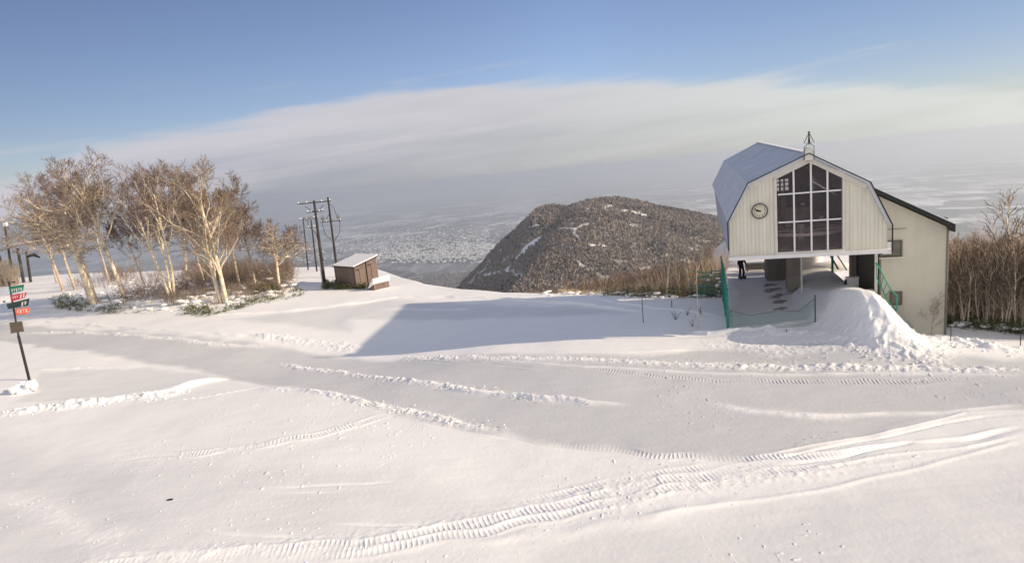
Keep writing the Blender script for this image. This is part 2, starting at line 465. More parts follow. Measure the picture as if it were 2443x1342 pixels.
# groomed, compacted snow; slope shading is painted into its grey as well
PACK_SHADE = [
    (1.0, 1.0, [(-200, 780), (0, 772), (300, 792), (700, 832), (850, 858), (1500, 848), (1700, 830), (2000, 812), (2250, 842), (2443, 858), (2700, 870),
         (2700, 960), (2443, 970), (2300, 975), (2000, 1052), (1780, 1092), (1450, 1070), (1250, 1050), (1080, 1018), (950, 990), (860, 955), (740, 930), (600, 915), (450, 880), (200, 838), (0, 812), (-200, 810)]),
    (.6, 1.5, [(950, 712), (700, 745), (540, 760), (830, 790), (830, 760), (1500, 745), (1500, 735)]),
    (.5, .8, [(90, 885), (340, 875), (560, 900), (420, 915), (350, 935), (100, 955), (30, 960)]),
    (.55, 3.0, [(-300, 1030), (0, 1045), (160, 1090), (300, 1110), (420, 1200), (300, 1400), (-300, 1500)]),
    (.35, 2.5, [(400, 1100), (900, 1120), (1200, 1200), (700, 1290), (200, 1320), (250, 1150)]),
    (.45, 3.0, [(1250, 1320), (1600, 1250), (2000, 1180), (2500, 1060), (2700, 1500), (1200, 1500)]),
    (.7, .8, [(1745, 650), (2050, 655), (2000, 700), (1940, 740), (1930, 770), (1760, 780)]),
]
def inside(x, y, poly):
    c = np.zeros(x.shape, bool)
    n = len(poly)
    for i in range(n):
        x1, y1 = poly[i]; x2, y2 = poly[(i + 1) % n]
        if abs(y2 - y1) < 1e-9: continue
        m = ((y1 > y) != (y2 > y)) & (x < (x2 - x1) * (y - y1) / (y2 - y1) + x1)
        c ^= m
    return c

def snow_field():
    na = 1700
    az = np.concatenate([np.linspace(R(-75), R(-43), 60, endpoint=False), np.linspace(R(-43), R(43), na), np.linspace(R(43), R(75), 60)[1:]])
    inv = np.concatenate([np.linspace(1 / 4.5, 1 / 12.0, 40, endpoint=False), np.linspace(1 / 12.0, 1 / 150., 1000)])
    r = 1 / inv
    r = np.concatenate([r, np.geomspace(160, 420, 14)])
    Rr, Az = np.meshgrid(r, az, indexing='ij')
    X = Rr * np.sin(Az); Y = Rr * np.cos(Az)
    Z = h0(X, Y)
    pack_shade = np.zeros(X.shape)
    near = Rr < 130
    # large soft undulation + fine irregularity
    und = (hash_noise(X, Y, 6, 1) - .5) * .16 + (hash_noise(X, Y, 2.3, 2) - .5) * .05 + (hash_noise(X, Y, .7, 3) - .5) * .012
    und += (hash_noise(X * .5, Y * 2.2, .45, 4) - .5) * .007 + (hash_noise(X, Y, .13, 5) - .5) * .004
    Z = Z + und * near
    for amt, soft, px in PACK_SHADE:
        pl = P(*px)
        wx = X + (hash_noise(X, Y, 1.7, 8) - .5) * 1.0; wy = Y + (hash_noise(X, Y, 1.3, 9) - .5) * .6
        ins = inside(wx, wy, pl)
        d, _, _, _ = poly_dist(wx, wy, pl + [pl[0]])
        sd = np.where(ins, d, -d)
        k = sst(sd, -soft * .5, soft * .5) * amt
        pack_shade = np.maximum(pack_shade, k)
    Z = Z - .06 * pack_shade
    for kind, w, h, px in FEAT:
        pl = P(*px)
        pd = 3 * abs(w) + (14 if kind == 'step' else 1)
        x0 = min(p[0] for p in pl) - pd; x1 = max(p[0] for p in pl) + pd
        y0 = min(p[1] for p in pl) - pd; y1 = max(p[1] for p in pl) + pd
        m = (X > x0) & (X < x1) & (Y > y0) & (Y < y1)
        x = X[m]; y = Y[m]
        wob = (hash_noise(x, y, 1.2, 11) - .5) * w * .8
        d, arc, side, Lt = poly_dist(x, y, pl)
        sd = (np.sign(side) * d if kind == 'step' else side) + wob
        de = np.where((arc < 0) | (arc > Lt), np.hypot(np.where(arc < 0, -arc, arc - Lt), sd), np.abs(sd))
        de = np.maximum(de, d - w * .5) if kind != 'step' else de
        fade = sst(arc, -w, 1.5) * (1 - sst(arc, Lt - 1.5, Lt + w))
        prof = np.exp(-(de / (w * .5)) ** 2)
        if kind == 'berm':
            dz = prof * h * (.65 + .7 * hash_noise(x, y, .8, 12))
        elif kind == 'chunk':
            xr = x * .8 + y * .6; yr = y * .8 - x * .6
            n1 = hash_noise(xr, yr, .19, 13); n2 = hash_noise(x, y, .41, 14); n3 = hash_noise(x, y, .08, 15)
            c = np.maximum(0, n1 - .45) * 1.6 + np.maximum(0, n2 - .5) * 1.3 + .2 * n3
            wide = np.exp(-(de / (w * .75)) ** 2)
            dz = h * (wide * c * .42 + .30 * prof) * (.35 + 1.2 * hash_noise(x, y, 1.6, 20))
        elif kind == 'tread':
            flat = 1 - sst(de, w * .35, w * .6)
            ph = arc / .155 * 2 * math.pi + np.sin(sd / w * 3) * .8 + 2.5 * hash_noise(x, y, 1.1, 18)
            jag = .2 + 1.6 * np.maximum(0, hash_noise(x, y, .3, 16) - .25)
            dz = h * .52 * flat * (.5 * np.maximum(0, np.sin(ph)) * (.4 + jag) - .25) + h * .5 * np.exp(-((np.abs(sd) - w * .6) / .1) ** 2) * fade
            patch = .25 + .75 * sst(hash_noise(x, y, 1.7, 17) + .3 * hash_noise(x, y, .5, 19), .45, .75)
            dz = dz * patch
        elif kind == 'step':
            dz = -h * sst(sd, -w * .25, w * .25) * np.exp(-np.maximum(0, sd) / .7) * fade
            fade = 1
        Z[m] += dz * (fade if kind == 'tread' or kind == 'berm' or kind == 'chunk' else 1)
        pk = pack_shade[m]
        if kind in ('berm', 'chunk'): pk = pk * (1 - .8 * np.exp(-(de / (w * .7)) ** 2) * fade)
        pack_shade[m] = pk
    # scattered clods and footprints over the field
    cl = np.maximum(0, hash_noise(X, Y, .16, 21) - .90) * .35 * sst(hash_noise(X, Y, 5, 22), .5, .7) * (Rr < 34)
    Z += cl
    # worn, dark patch on the ramp
    dirt = np.zeros(X.shape)
    for u, v, s in ((1845, 690, .55), (1850, 705, .5), (1858, 718, .45), (1862, 735, .4), (1835, 678, .5), (1893, 690, .5)):
        p = ground(u, v)
        dd = np.hypot((X - p.x) / 1.3, (Y - p.y) / .9)
        dirt = np.maximum(dirt, sst(np.exp(-(dd / s) ** 2) * (.3 + 1.2 * hash_noise(X * .5, Y * 2, .22, 31)), .4, .8) * .8)
    # ground beyond the brow is woodland floor: thin snow and litter
    Re = np.interp(Az, EA, ER)
    wood = sst(Rr - Re, 3, 10) * (.25 + .75 * sst(hash_noise(X, Y, 1.6, 33) * .6 + hash_noise(X, Y, .5, 34) * .4, .25, .5))
    dirt = np.maximum(dirt, wood * .85)
    nr, nc = X.shape
    verts = np.stack([X, Y, Z], -1).reshape(-1, 3)
    idx = np.arange(nr * nc).reshape(nr, nc)
    quads = np.stack([idx[:-1, :-1], idx[:-1, 1:], idx[1:, 1:], idx[1:, :-1]], -1).reshape(-1, 4)[:, ::-1]
    me = bpy.data.meshes.new('snow_ground')
    me.vertices.add(len(verts)); me.vertices.foreach_set('co', verts.ravel().astype(np.float32))
    me.loops.add(quads.size); me.loops.foreach_set('vertex_index', quads.ravel().astype(np.int32))
    me.polygons.add(len(quads)); me.polygons.foreach_set('loop_start', np.arange(0, quads.size, 4, dtype=np.int32))
    me.update(calc_edges=True); me.validate()
    for nm, arr in (('packed_shade', pack_shade), ('dirt', dirt)):
        at = me.attributes.new(nm, 'FLOAT', 'POINT'); at.data.foreach_set('value', arr.ravel().astype(np.float32))
    me.shade_smooth()
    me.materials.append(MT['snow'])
    o = bpy.data.objects.new('snow_ground', me); col.objects.link(o)
    tag(o, kind='structure')
snow_field()

# ------------------------------------------------------------------ far terrain: hill and valley
VZ = -900.0
HB = at_y(1345, 480, 1690.0)
def far_z(x, y):
    x = np.asarray(x, float); y = np.asarray(y, float)
    r = np.hypot(x, y)
    # broad mountain flank
    base = -60 - .40 * (r - 180)
    base = np.where(r > 180, base, -60 + (180 - r) * .42)
    foot = VZ + 150 * np.exp(-((r - 2600) / 1500) ** 2)
    n = (hash_noise(x, y, 420, 41) - .5) * 90 + (hash_noise(x, y, 160, 42) - .5) * 34 + (hash_noise(x, y, 60, 43) - .5) * 10
    lowr = np.maximum(base, foot - 0 * r)
    lowr = np.where(r < 5200, lowr + n * sst(r, 250, 900) * (1 - sst(r, 4300, 5600)), lowr)
    # the hill
    ys = y
    t = (ys - 1250.) / (1683 - 1250.)
    xs = 88 + (236 - 88) * t
    crest = np.interp(ys, [300, 700, 1000, 1250, 1450, 1600, 1700, 1800, 2000, 2600, 3600], [-330, -262, -205, -158, -118, -92, -84, -96, -190, -560, -1000])
    s = x - xs
    bk = np.interp(y, [1300, 1640], [25., 150.])
    sl = np.where(s < 0, .82 * np.maximum(0, -s - bk) + .09 * np.minimum(-s, bk), 0)
    sr = np.where(s > 0, .30 * np.maximum(0, s - 60), 0) - .12 * np.maximum(0, s - 420)
    nn = (hash_noise(x, y, 130, 51) - .5) * 13 + (hash_noise(x, y, 50, 52) - .5) * 7
    hill = crest - sl - sr + nn
    hill = hill + 13 * np.exp(-(((x - HB.x) / 62) ** 2 + ((y - HB.y) / 150) ** 2))
    hill = hill - 20 * np.exp(-((s + 70) / 40) ** 2) * sst(y, 900, 1300)   # gully
    return np.maximum(lowr, hill), hill > lowr

def grid_mesh(name, X, Y, Z, mat, attrs=()):
    nr, nc = X.shape
    verts = np.stack([X, Y, Z], -1).reshape(-1, 3)
    idx = np.arange(nr * nc).reshape(nr, nc)
    quads = np.stack([idx[:-1, :-1], idx[:-1, 1:], idx[1:, 1:], idx[1:, :-1]], -1).reshape(-1, 4)[:, ::-1]
    me = bpy.data.meshes.new(name)
    me.vertices.add(len(verts)); me.vertices.foreach_set('co', verts.ravel().astype(np.float32))
    me.loops.add(quads.size); me.loops.foreach_set('vertex_index', quads.ravel().astype(np.int32))
    me.polygons.add(len(quads)); me.polygons.foreach_set('loop_start', np.arange(0, quads.size, 4, dtype=np.int32))
    me.update(calc_edges=True)
    for nm, arr in attrs:
        at = me.attributes.new(nm, 'FLOAT', 'POINT'); at.data.foreach_set('value', arr.ravel().astype(np.float32))
    me.shade_smooth(); me.materials.append(mat)
    o = bpy.data.objects.new(name, me); col.objects.link(o)
    return o

def blob_at(X, Y, u, v, r, w, l):
    """soft mask on the hill face around the point seen at pixel u, v, r metres away"""
    d = ray(u, v)
    px_, py_ = d.x / math.hypot(d.x, d.y) * r, d.y / math.hypot(d.x, d.y) * r
    return np.exp(-(((X - px_) / w) ** 2 + ((Y - py_) / l) ** 2))

def hill_hit(u, v):
    d = ray(u, v); t = 900.0
    while t < 9000:
        p = Vector((0, 0, H)) + d * t
        z, _ = far_z(p.x, p.y)
        if p.z < float(z): return p
        t += 7
    return p

m, nt, b = new_mat('mountain_flank'); L = nt.links
tc = nt.nodes.new('ShaderNodeTexCoord')
n = nt.nodes.new('ShaderNodeTexNoise'); n.inputs['Scale'].default_value = .02; n.inputs['Detail'].default_value = 12; n.inputs['Roughness'].default_value = .7
L.new(tc.outputs['Object'], n.inputs['Vector'])
cr = nt.nodes.new('ShaderNodeValToRGB')
cr.color_ramp.elements[0].position = .36; cr.color_ramp.elements[0].color = (.11, .092, .084, 1)
cr.color_ramp.elements[1].position = .62; cr.color_ramp.elements[1].color = (.55, .53, .52, 1)
L.new(n.outputs['Fac'], cr.inputs['Fac'])
at = nt.nodes.new('ShaderNodeAttribute'); at.attribute_name = 'snowy'
mx = nt.nodes.new('ShaderNodeMix'); mx.data_type = 'RGBA'; mx.inputs['B'].default_value = (.85, .85, .87, 1)
L.new(cr.outputs['Color'], mx.inputs['A']); L.new(at.outputs['Fac'], mx.inputs['Factor'])
L.new(mx.outputs['Result'], b.inputs['Base Color']); b.inputs['Roughness'].default_value = .9
b.inputs['Specular IOR Level'].default_value = .1
MT['flank'] = m

SNOWY_PX = [  # clearings on the hill: polyline px, width px
    ([(1325, 552), (1345, 548), (1370, 550)], 9), ([(1360, 547), (1395, 541), (1408, 535)], 6), ([(1370, 550), (1376, 566)], 6),
    ([(1232, 620), (1250, 600), (1268, 585), (1282, 574)], 15), ([(1215, 640), (1232, 620)], 8),
    ([(1435, 500), (1450, 495), (1462, 490)], 7), ([(1475, 503), (1510, 508), (1540, 514)], 8), ([(1545, 492), (1568, 494)], 7),
    ([(1410, 590), (1440, 585), (1465, 600)], 9), ([(1380, 625), (1400, 640)], 8),
    ([(1150, 660), (1200, 645), (1240, 660)], 4)]
def snowy_mask(X, Y):
    k = np.zeros(X.shape)
    for pl, w in SNOWY_PX:
        pts = [hill_hit(u, v) for u, v in pl]
        pts2 = [(p.x, p.y) for p in pts]
        rr = pts[0].length
        wm = w / FPX * rr
        d, a, s, Lt = poly_dist(X + (hash_noise(X, Y, 14, 61) - .5) * 10, Y / 1.0 + (hash_noise(X, Y, 14, 62) - .5) * 14, pts2)
        k = np.maximum(k, 1 - sst(d, wm * .4, wm * 1.0))
    return k
az = np.linspace(R(-60), R(60), 700)
r = np.concatenate([np.geomspace(150, 900, 70, endpoint=False), np.linspace(900, 1900, 260, endpoint=False), np.geomspace(1900, 6000, 60)])
Rr, Az = np.meshgrid(r, az, indexing='ij'); X = Rr * np.sin(Az); Y = Rr * np.cos(Az)
Z, hm = far_z(X, Y)
Z = Z - 25 * sst(Rr, 5000, 6000)
Z = np.where(Rr < 200, np.minimum(Z, h0(X, Y) - 3), Z)
SM = snowy_mask(X, Y)
o = grid_mesh('forested_hill', X, Y, Z, MT['flank'], [('snowy', SM)]); tag(o, kind='structure')

# valley floor
m, nt, b = new_mat('snowy_plain'); L = nt.links
tc = nt.nodes.new('ShaderNodeTexCoord')
vo = nt.nodes.new('ShaderNodeTexVoronoi'); vo.distance = 'CHEBYCHEV'; vo.inputs['Scale'].default_value = 1 / 560.
mp = nt.nodes.new('ShaderNodeMapping'); mp.inputs['Rotation'].default_value = (0, 0, R(12)); mp.inputs['Scale'].default_value = (1, .8, 1)
L.new(tc.outputs['Object'], mp.inputs['Vector'])
wn = nt.nodes.new('ShaderNodeTexNoise'); wn.inputs['Scale'].default_value = 1 / 600.; wn.inputs['Detail'].default_value = 4
L.new(mp.outputs['Vector'], wn.inputs['Vector'])
wa = nt.nodes.new('ShaderNodeVectorMath'); wa.operation = 'MULTIPLY_ADD'; wa.inputs[1].default_value = (420, 420, 0)
L.new(wn.outputs['Color'], wa.inputs[0]); L.new(mp.outputs['Vector'], wa.inputs[2])
L.new(wa.outputs[0], vo.inputs['Vector'])
sp = nt.nodes.new('ShaderNodeSeparateColor'); L.new(vo.outputs['Color'], sp.inputs[0])
big = nt.nodes.new('ShaderNodeTexNoise'); big.inputs['Scale'].default_value = 1 / 3200.; big.inputs['Detail'].default_value = 5
L.new(mp.outputs['Vector'], big.inputs['Vector'])
fine = nt.nodes.new('ShaderNodeTexNoise'); fine.inputs['Scale'].default_value = 1 / 110.; fine.inputs['Detail'].default_value = 6; fine.inputs['Roughness'].default_value = .7
mpf = nt.nodes.new('ShaderNodeMapping'); mpf.inputs['Scale'].default_value = (1, .22, 1); L.new(mp.outputs['Vector'], mpf.inputs['Vector']); L.new(mpf.outputs['Vector'], fine.inputs['Vector'])
def mth(op, a, b_, c_=None, clamp=False):
    q = nt.nodes.new('ShaderNodeMath'); q.operation = op; q.use_clamp = clamp
    for i, k in enumerate((a, b_, c_)):
        if k is None: continue
        if isinstance(k, (int, float)): q.inputs[i].default_value = k
        else: L.new(k, q.inputs[i])
    return q.outputs[0]
s1 = mth('MULTIPLY_ADD', sp.outputs[0], .42, mth('MULTIPLY', big.outputs['Fac'], .62))
s2 = mth('MULTIPLY_ADD', fine.outputs['Fac'], 1.05, mth('ADD', s1, .15))
cr = nt.nodes.new('ShaderNodeValToRGB')
e = cr.color_ramp.elements
e[0].position = .52; e[0].color = (.07, .075, .08, 1)
e[1].position = .83; e[1].color = (.92, .92, .92, 1)
q = e.new(.66); q.color = (.20, .20, .20, 1)
q = e.new(.74); q.color = (.38, .38, .385, 1)
L.new(mth('DIVIDE', s2, 1.75), cr.inputs['Fac'])
at = nt.nodes.new('ShaderNodeAttribute'); at.attribute_name = 'snowy'
mx = nt.nodes.new('ShaderNodeMix'); mx.data_type = 'RGBA'; mx.inputs['B'].default_value = (.95, .93, .90, 1)
L.new(cr.outputs['Color'], mx.inputs['A']); L.new(at.outputs['Fac'], mx.inputs['Factor'])
L.new(mx.outputs['Result'], b.inputs['Base Color']); b.inputs['Roughness'].default_value = .9; b.inputs['Specular IOR Level'].default_value = .1
MT['plain'] = m
az = np.linspace(R(-62), R(62), 500)
r = np.geomspace(3500, 62000, 260)
Rr, Az = np.meshgrid(r, az, indexing='ij'); X = Rr * np.sin(Az); Y = Rr * np.cos(Az)
Z = np.full(X.shape, VZ) + (hash_noise(X, Y, 2500, 71) - .5) * 60 * sst(Rr, 9000, 14000)
k = np.zeros(X.shape)
for pl, w in (([(875, 490), (930, 478), (985, 466)], 8), ([(815, 514), (860, 505)], 4), ([(1070, 492), (1120, 488)], 3), ([(700, 520), (760, 512)], 3),
              ([(1230, 455), (1290, 453)], 3), ([(1130, 455), (1250, 440)], 2), ([(1500, 400), (1700, 395)], 2.5), ([(1020, 545), (1060, 537)], 2), ([(2245, 497), (2443, 492)], 3)):
    pts = []
    for u, v in pl:
        p = at_z(u, v, VZ); pts.append((p.x, p.y))
    rr = math.hypot(*pts[0]); depth = (w / FPX * rr) * rr / 910.
    # distances squashed along the viewing direction
    sx = rr / 910. * .35
    d, a, s, Lt = poly_dist(X, Y / 1.0, pts)
    k = np.maximum(k, (1 - sst(d + (hash_noise(X, Y, 250, 72) - .5) * depth * .5, depth * .3, depth * .6)))
o = grid_mesh('valley_floor', X, Y, Z, MT['plain'], [('snowy', k)]); tag(o, kind='structure')

# bare and evergreen woods on the hill: nobody could count them
m, nt, b = new_mat('far_wood'); L = nt.links
at = nt.nodes.new('ShaderNodeAttribute'); at.attribute_name = 'tone'
cr = nt.nodes.new('ShaderNodeValToRGB'); e = cr.color_ramp.elements
e[0].position = 0; e[0].color = (.04, .045, .04, 1); e[1].position = 1; e[1].color = (.46, .40, .36, 1)
q = e.new(.12); q.color = (.03, .034, .028, 1); q = e.new(.16); q.color = (.19, .155, .138, 1); q = e.new(.7); q.color = (.30, .25, .222, 1)
L.new(at.outputs['Fac'], cr.inputs['Fac']); L.new(cr.outputs['Color'], b.inputs['Base Color'])
b.inputs['Roughness'].default_value = .95; b.inputs['Specular IOR Level'].default_value = .05
MT['farwood'] = m
def far_wood(name, N, a0, a1, r0, r1, hmin, hmax, seed, label):
    g = np.random.default_rng(seed)
    az = R(1) * g.uniform(a0, a1, N); rr = np.sqrt(g.uniform(r0 * r0, r1 * r1, N))
    x = rr * np.sin(az); y = rr * np.cos(az); z, _ = far_z(x, y)
    if r1 < 2500: sm = snowy_mask(x, y)
    else: sm = np.zeros(N)
    keep = (sm < .35) & (hash_noise(x, y, 45, 81) + .5 * hash_noise(x, y, 12, 82) + .35 * hash_noise(x, y, 160, 85) > .50)
    x, y, z = x[keep], y[keep], z[keep]; n = len(x)
    hh = g.uniform(hmin, hmax, n); tone = g.uniform(.35, .9, n) * (.55 + .45 * hash_noise(x, y, 60, 83))
    ever = (g.uniform(0, 1, n) < .05 + .35 * (hash_noise(x, y, 90, 84) > .72)); tone = np.where(ever, g.uniform(0, .1, n), np.maximum(tone, .17))
    V = []; K = 4; 
    for k in range(K):
        a = g.uniform(0, math.pi, n); wd = hh * g.uniform(.10, .26, n); ox = g.normal(0, 1, n) * hh * .14; oy = g.normal(0, 1, n) * hh * .14
        lean = g.normal(0, .12, n) * hh; t = hh * g.uniform(.55, 1.0, n)
        cx, sx = np.cos(a), np.sin(a)
        V.append(np.stack([np.stack([x + ox * .3, y + oy * .3, z - .5], -1),
                           np.stack([x + ox + cx * wd, y + oy + sx * wd, z + t * .55], -1),
                           np.stack([x + ox + lean, y + oy, z + t], -1),
                           np.stack([x + ox - cx * wd, y + oy - sx * wd, z + t * .5], -1)], 1))
    V = np.stack(V, 1).reshape(-1, 3)
    T = np.repeat(tone, 4 * K)
    nq = len(V) // 4
    me = bpy.data.meshes.new(name)
    me.vertices.add(len(V)); me.vertices.foreach_set('co', V.ravel().astype(np.float32))
    me.loops.add(len(V)); me.loops.foreach_set('vertex_index', np.arange(len(V), dtype=np.int32))
    me.polygons.add(nq); me.polygons.foreach_set('loop_start', np.arange(0, len(V), 4, dtype=np.int32))
    me.update(calc_edges=True)
    a_ = me.attributes.new('tone', 'FLOAT', 'POINT'); a_.data.foreach_set('value', T.astype(np.float32))
    me.materials.append(MT['farwood'])
    o = bpy.data.objects.new(name, me); col.objects.link(o)
    tag(o, label, 'woodland', kind='stuff'); return o
far_wood('hill_woodland', 42000, -6, 24, 950, 1950, 5, 11, 3, 'bare brown woodland with dark evergreens covering the rounded hill')
far_wood('slope_woodland', 16000, -14, 30, 160, 950, 4, 9, 4, 'bare woodland on the steep slope falling away below the snow field')
far_wood('foothill_woodland', 36000, -35, 8, 1950, 6000, 14, 30, 5, 'dark hazy woodland at the foot of the mountain before the town')

# town on the plain: specks no one could count
def town():
    g = np.random.default_rng(9)
    C = []
    for u, v, n, su, sv in ((1050, 600, 900, 90, 14), (1000, 570, 500, 110, 18), (960, 610, 300, 50, 8), (1120, 560, 300, 60, 25), (700, 600, 250, 60, 25), (1100, 520, 200, 120, 14), (1640, 440, 300, 60, 35), (880, 560, 250, 120, 30)):
        for _ in range(n):
            p = at_z(u + g.normal(0, su), min(628, v + g.normal(0, sv)), VZ)
            C.append((p.x, p.y, g.uniform(10, 34), g.uniform(10, 28), g.uniform(6, 14), g.uniform(0, 3)))
    for k in range(16):
        p = at_z(1020 + k * 8 + g.normal(0, 2), 617 + g.normal(0, 2), VZ)
        C.append((p.x, p.y, 60, 30, 16, 0))
    mb = MB()
    for x, y, a, c, h, rz in C:
        mb.box((x, y, VZ + h / 2 + 8), (a, c, h), Matrix.Rotation(rz, 3, 'Z'))
    o = mb.build('distant_town', simple('town_roofs', (.88, .88, .88), .8, var=.4, scale=.01))
    tag(o, 'hazy snow-roofed town spread over the plain beyond the hill', 'town', kind='stuff')
town()

# ------------------------------------------------------------------ trees
def rot_about(d, ang, tilt):
    """direction tilted away from d by tilt, spun by ang"""
    d = d.normalized(); x = d.orthogonal().normalized(); y = d.cross(x)
    return (d * math.cos(tilt) + (x * math.cos(ang) + y * math.sin(ang)) * math.sin(tilt)).normalized()
def grow(T, C, p, d, L, r, lvl, prm):
    segs = prm['segs'][min(lvl, len(prm['segs']) - 1)]
    wob = prm['wob'][min(lvl, len(prm['wob']) - 1)]
    up = prm['up']
    pts = [p.copy()]; rad = [r]; dirs = [d.copy()]
    q = p.copy(); dd = d.copy()
    rend = max(prm['rmin'], r * (.45 if lvl == 0 else .3))
    for i in range(segs):
        dd = dd + Vector((random.gauss(0, wob), random.gauss(0, wob), random.gauss(0, wob) * .6 + (up if lvl > 0 else .03)))
        dd.normalize(); q = q + dd * (L / segs)
        pts.append(q.copy()); rad.append(r + (rend - r) * (i + 1) / segs); dirs.append(dd.copy())
    k = 7 if lvl == 0 else (5 if lvl == 1 else 3)
    (T if lvl <= prm['pale'] else C).tube(pts, rad, k, cap=(lvl < 2))
    if lvl >= prm['levels']: return
    nch = prm['n'][lvl]
    t0 = prm['t0'][min(lvl, len(prm['t0']) - 1)]
    base_ang = random.uniform(0, 6.28)
    for j in range(nch):
        t = t0 + (1 - t0) * ((j + random.uniform(.1, .9)) / nch)
        i = min(segs - 1, int(t * segs)); f = t * segs - i
        pp = pts[i].lerp(pts[i + 1], f); rr = rad[i] + (rad[i + 1] - rad[i]) * f
        tl = R(random.uniform(*prm['tilt'][min(lvl, len(prm['tilt']) - 1)]))
        nd = rot_about(dirs[i], base_ang + j * 2.4 + random.uniform(-.5, .5), tl)
        ln = L * prm['ratio'][min(lvl, len(prm['ratio']) - 1)] * random.uniform(.7, 1.15) * (1.1 - .45 * (t - t0) / max(.01, 1 - t0))
        grow(T, C, pp, nd, ln, max(prm['rmin'], rr * prm['rr'] * random.uniform(.8, 1.1)), lvl + 1, prm)
def make_tree(name, h, r0, prm, bark='bark', twig='twig', lean=(0, 0), stems=1, spread=.3):
    T = MB(); C = MB()
    for s in range(stems):
        a = 6.28 * s / stems + random.uniform(-.4, .4)
        d = Vector((lean[0] + (math.cos(a) * spread if stems > 1 else 0), lean[1] + (math.sin(a) * spread if stems > 1 else 0), 1)).normalized()
        hs = h * (1 if s == 0 else random.uniform(.7, .95))
        base = Vector((math.cos(a), math.sin(a), 0)) * (r0 * .9 if stems > 1 else 0)
        grow(T, C, base + Vector((0, 0, -.35)), d, hs * prm.get('trunkfrac', .72), r0 * (1 if stems == 1 else .8), 0, prm)
    zmax = max((v[2] for v in C.v), default=h)
    k = h / zmax
    T.v = [(a * k, b_ * k, c * k) for a, b_, c in T.v]; C.v = [(a * k, b_ * k, c * k) for a, b_, c in C.v]
    root = empty(name)
    t_ = T.build('trunk', MT[bark], root, True); c_ = C.build('crown', MT[twig], root)
    KIDS[root.name] = [t_, c_]
    return root
BIG = dict(levels=4, pale=2, segs=[6, 6, 5, 4, 3], wob=[.045, .16, .2, .22, .25], up=.07, rmin=.012, n=[10, 7, 7, 7], t0=[.42, .25, .2, .15], tilt=[(24, 46), (22, 45), (22, 48), (20, 50)],
           ratio=[.50, .54, .55, .6], rr=.56, trunkfrac=.68)
SPREADY = dict(BIG, n=[12, 8, 6, 5], t0=[.46, .2, .15, .1], pale=3, tilt=[(48, 85), (28, 55), (28, 55), (20, 50)], ratio=[.50, .58, .55, .6], up=.06, trunkfrac=.60, rr=.68)
SLIM = dict(BIG, n=[9, 6, 6, 5], t0=[.45, .25, .2, .15], tilt=[(22, 42), (20, 42), (20, 45), (20, 45)], ratio=[.50, .55, .55, .6], up=.09, trunkfrac=.70)
SAP = dict(levels=3, pale=1, segs=[6, 4, 3, 2], wob=[.07, .14, .2, .2], up=.10, rmin=.010, n=[10, 6, 4], t0=[.28, .2, .15], tilt=[(18, 40), (18, 40), (20, 45)], ratio=[.42, .5, .55], rr=.5, trunkfrac=.82)
def put(root, u, v, rz=0.0, back=0.0, s=1.0):
    p = ground(u, v)
    if back:
        d = Vector((p.x, p.y, 0)).normalized(); p = p + d * back
        p.z = g0(p.x, p.y)
    root.location = p; root.rotation_euler = (0, 0, rz); root.scale = (s, s, s)
    return p
def hpx(u, v, vt):
    """height in metres of a thing whose foot is seen at (u,v) and top at row vt"""
    p = ground(u, v)
    return (v - vt) / FPX * (p.y * math.cos(R(PITCH)) + (H - p.z) * math.sin(R(PITCH)))
GV = 'birch trees in the grove on the left'
def grove_tree(label, u, v, vt, r0, prm, bark='bark', twig='twig', lean=(0, 0), stems=1, spread=.3, rz=0):
    h = hpx(u, v, vt)
    t = make_tree('birch_tree', h, r0, prm, bark, twig, lean, stems, spread)
    put(t, u, v, 0)
    tag(t, label, 'tree', GV)
random.seed(21)
grove_tree('broad birch with thick leaning pale trunk and spreading yellowish crown, leftmost large one', 226, 724, 398, .42, SPREADY, twig='twig2', lean=(-.06, 0))
random.seed(34)
grove_tree('tallest birch of the grove, straight pale trunk with crown above the rest', 298, 714, 352, .24, dict(BIG, t0=[.4, .25, .2, .15]), lean=(.0, 0))
random.seed(5)
grove_tree('pale birch forking near the ground between the tallest birch and the many-limbed one', 412, 712, 385, .17, SLIM, twig='twig', lean=(-.02, 0), stems=3, spread=.16)
random.seed(11)
grove_tree('bright many-limbed birch with two pale stems at the right side of the grove', 535, 722, 372, .25, dict(BIG, t0=[.25, .25, .2, .15], n=[13, 7, 6, 6]), twig='twig2', lean=(-.02, 0), stems=2, spread=.10)
random.seed(12)
grove_tree('small leaning birch with bare lower trunk at the left end of the grove', 152, 694, 470, .17, dict(SPREADY, n=[9, 7, 6, 5]), bark='bark_grey', lean=(-.04, 0))
random.seed(13)
grove_tree('grey-stemmed birch directly behind the thick leaning trunk', 180, 690, 405, .2, BIG, bark='bark_grey', lean=(-.05, 0))
random.seed(14)
grove_tree('low crooked birch leaning left between the tallest tree and the forked one', 350, 696, 480, .14, BIG, bark='bark', lean=(-.06, 0))
random.seed(15)
grove_tree('birch with dark twigs just right of the forked one, trunk leaning left', 448, 690, 392, .17, BIG, bark='bark', lean=(-.05, 0))
random.seed(16)
grove_tree('birch behind the bright many-limbed one with crown filling its right side', 572, 682, 405, .17, BIG, bark='bark_grey', lean=(.0, 0))
random.seed(17)
grove_tree('small birch with open flat crown standing alone right of the grove', 668, 690, 520, .13, SPREADY, bark='bark', lean=(-.02, 0))
random.seed(18)
grove_tree('slim birch at the back of the grove behind the tallest tree', 262, 676, 440, .14, BIG, bark='bark_grey', lean=(-.04, 0))
random.seed(19)
grove_tree('slim birch at the back of the grove, left of the leaning small one', 136, 676, 490, .14, BIG, bark='bark_grey', lean=(0, 0))
random.seed(20)
grove_tree('thin pale birch between forked and many-limbed trees, at the back', 490, 680, 430, .12, BIG, bark='bark', lean=(-.02, 0))
random.seed(41)
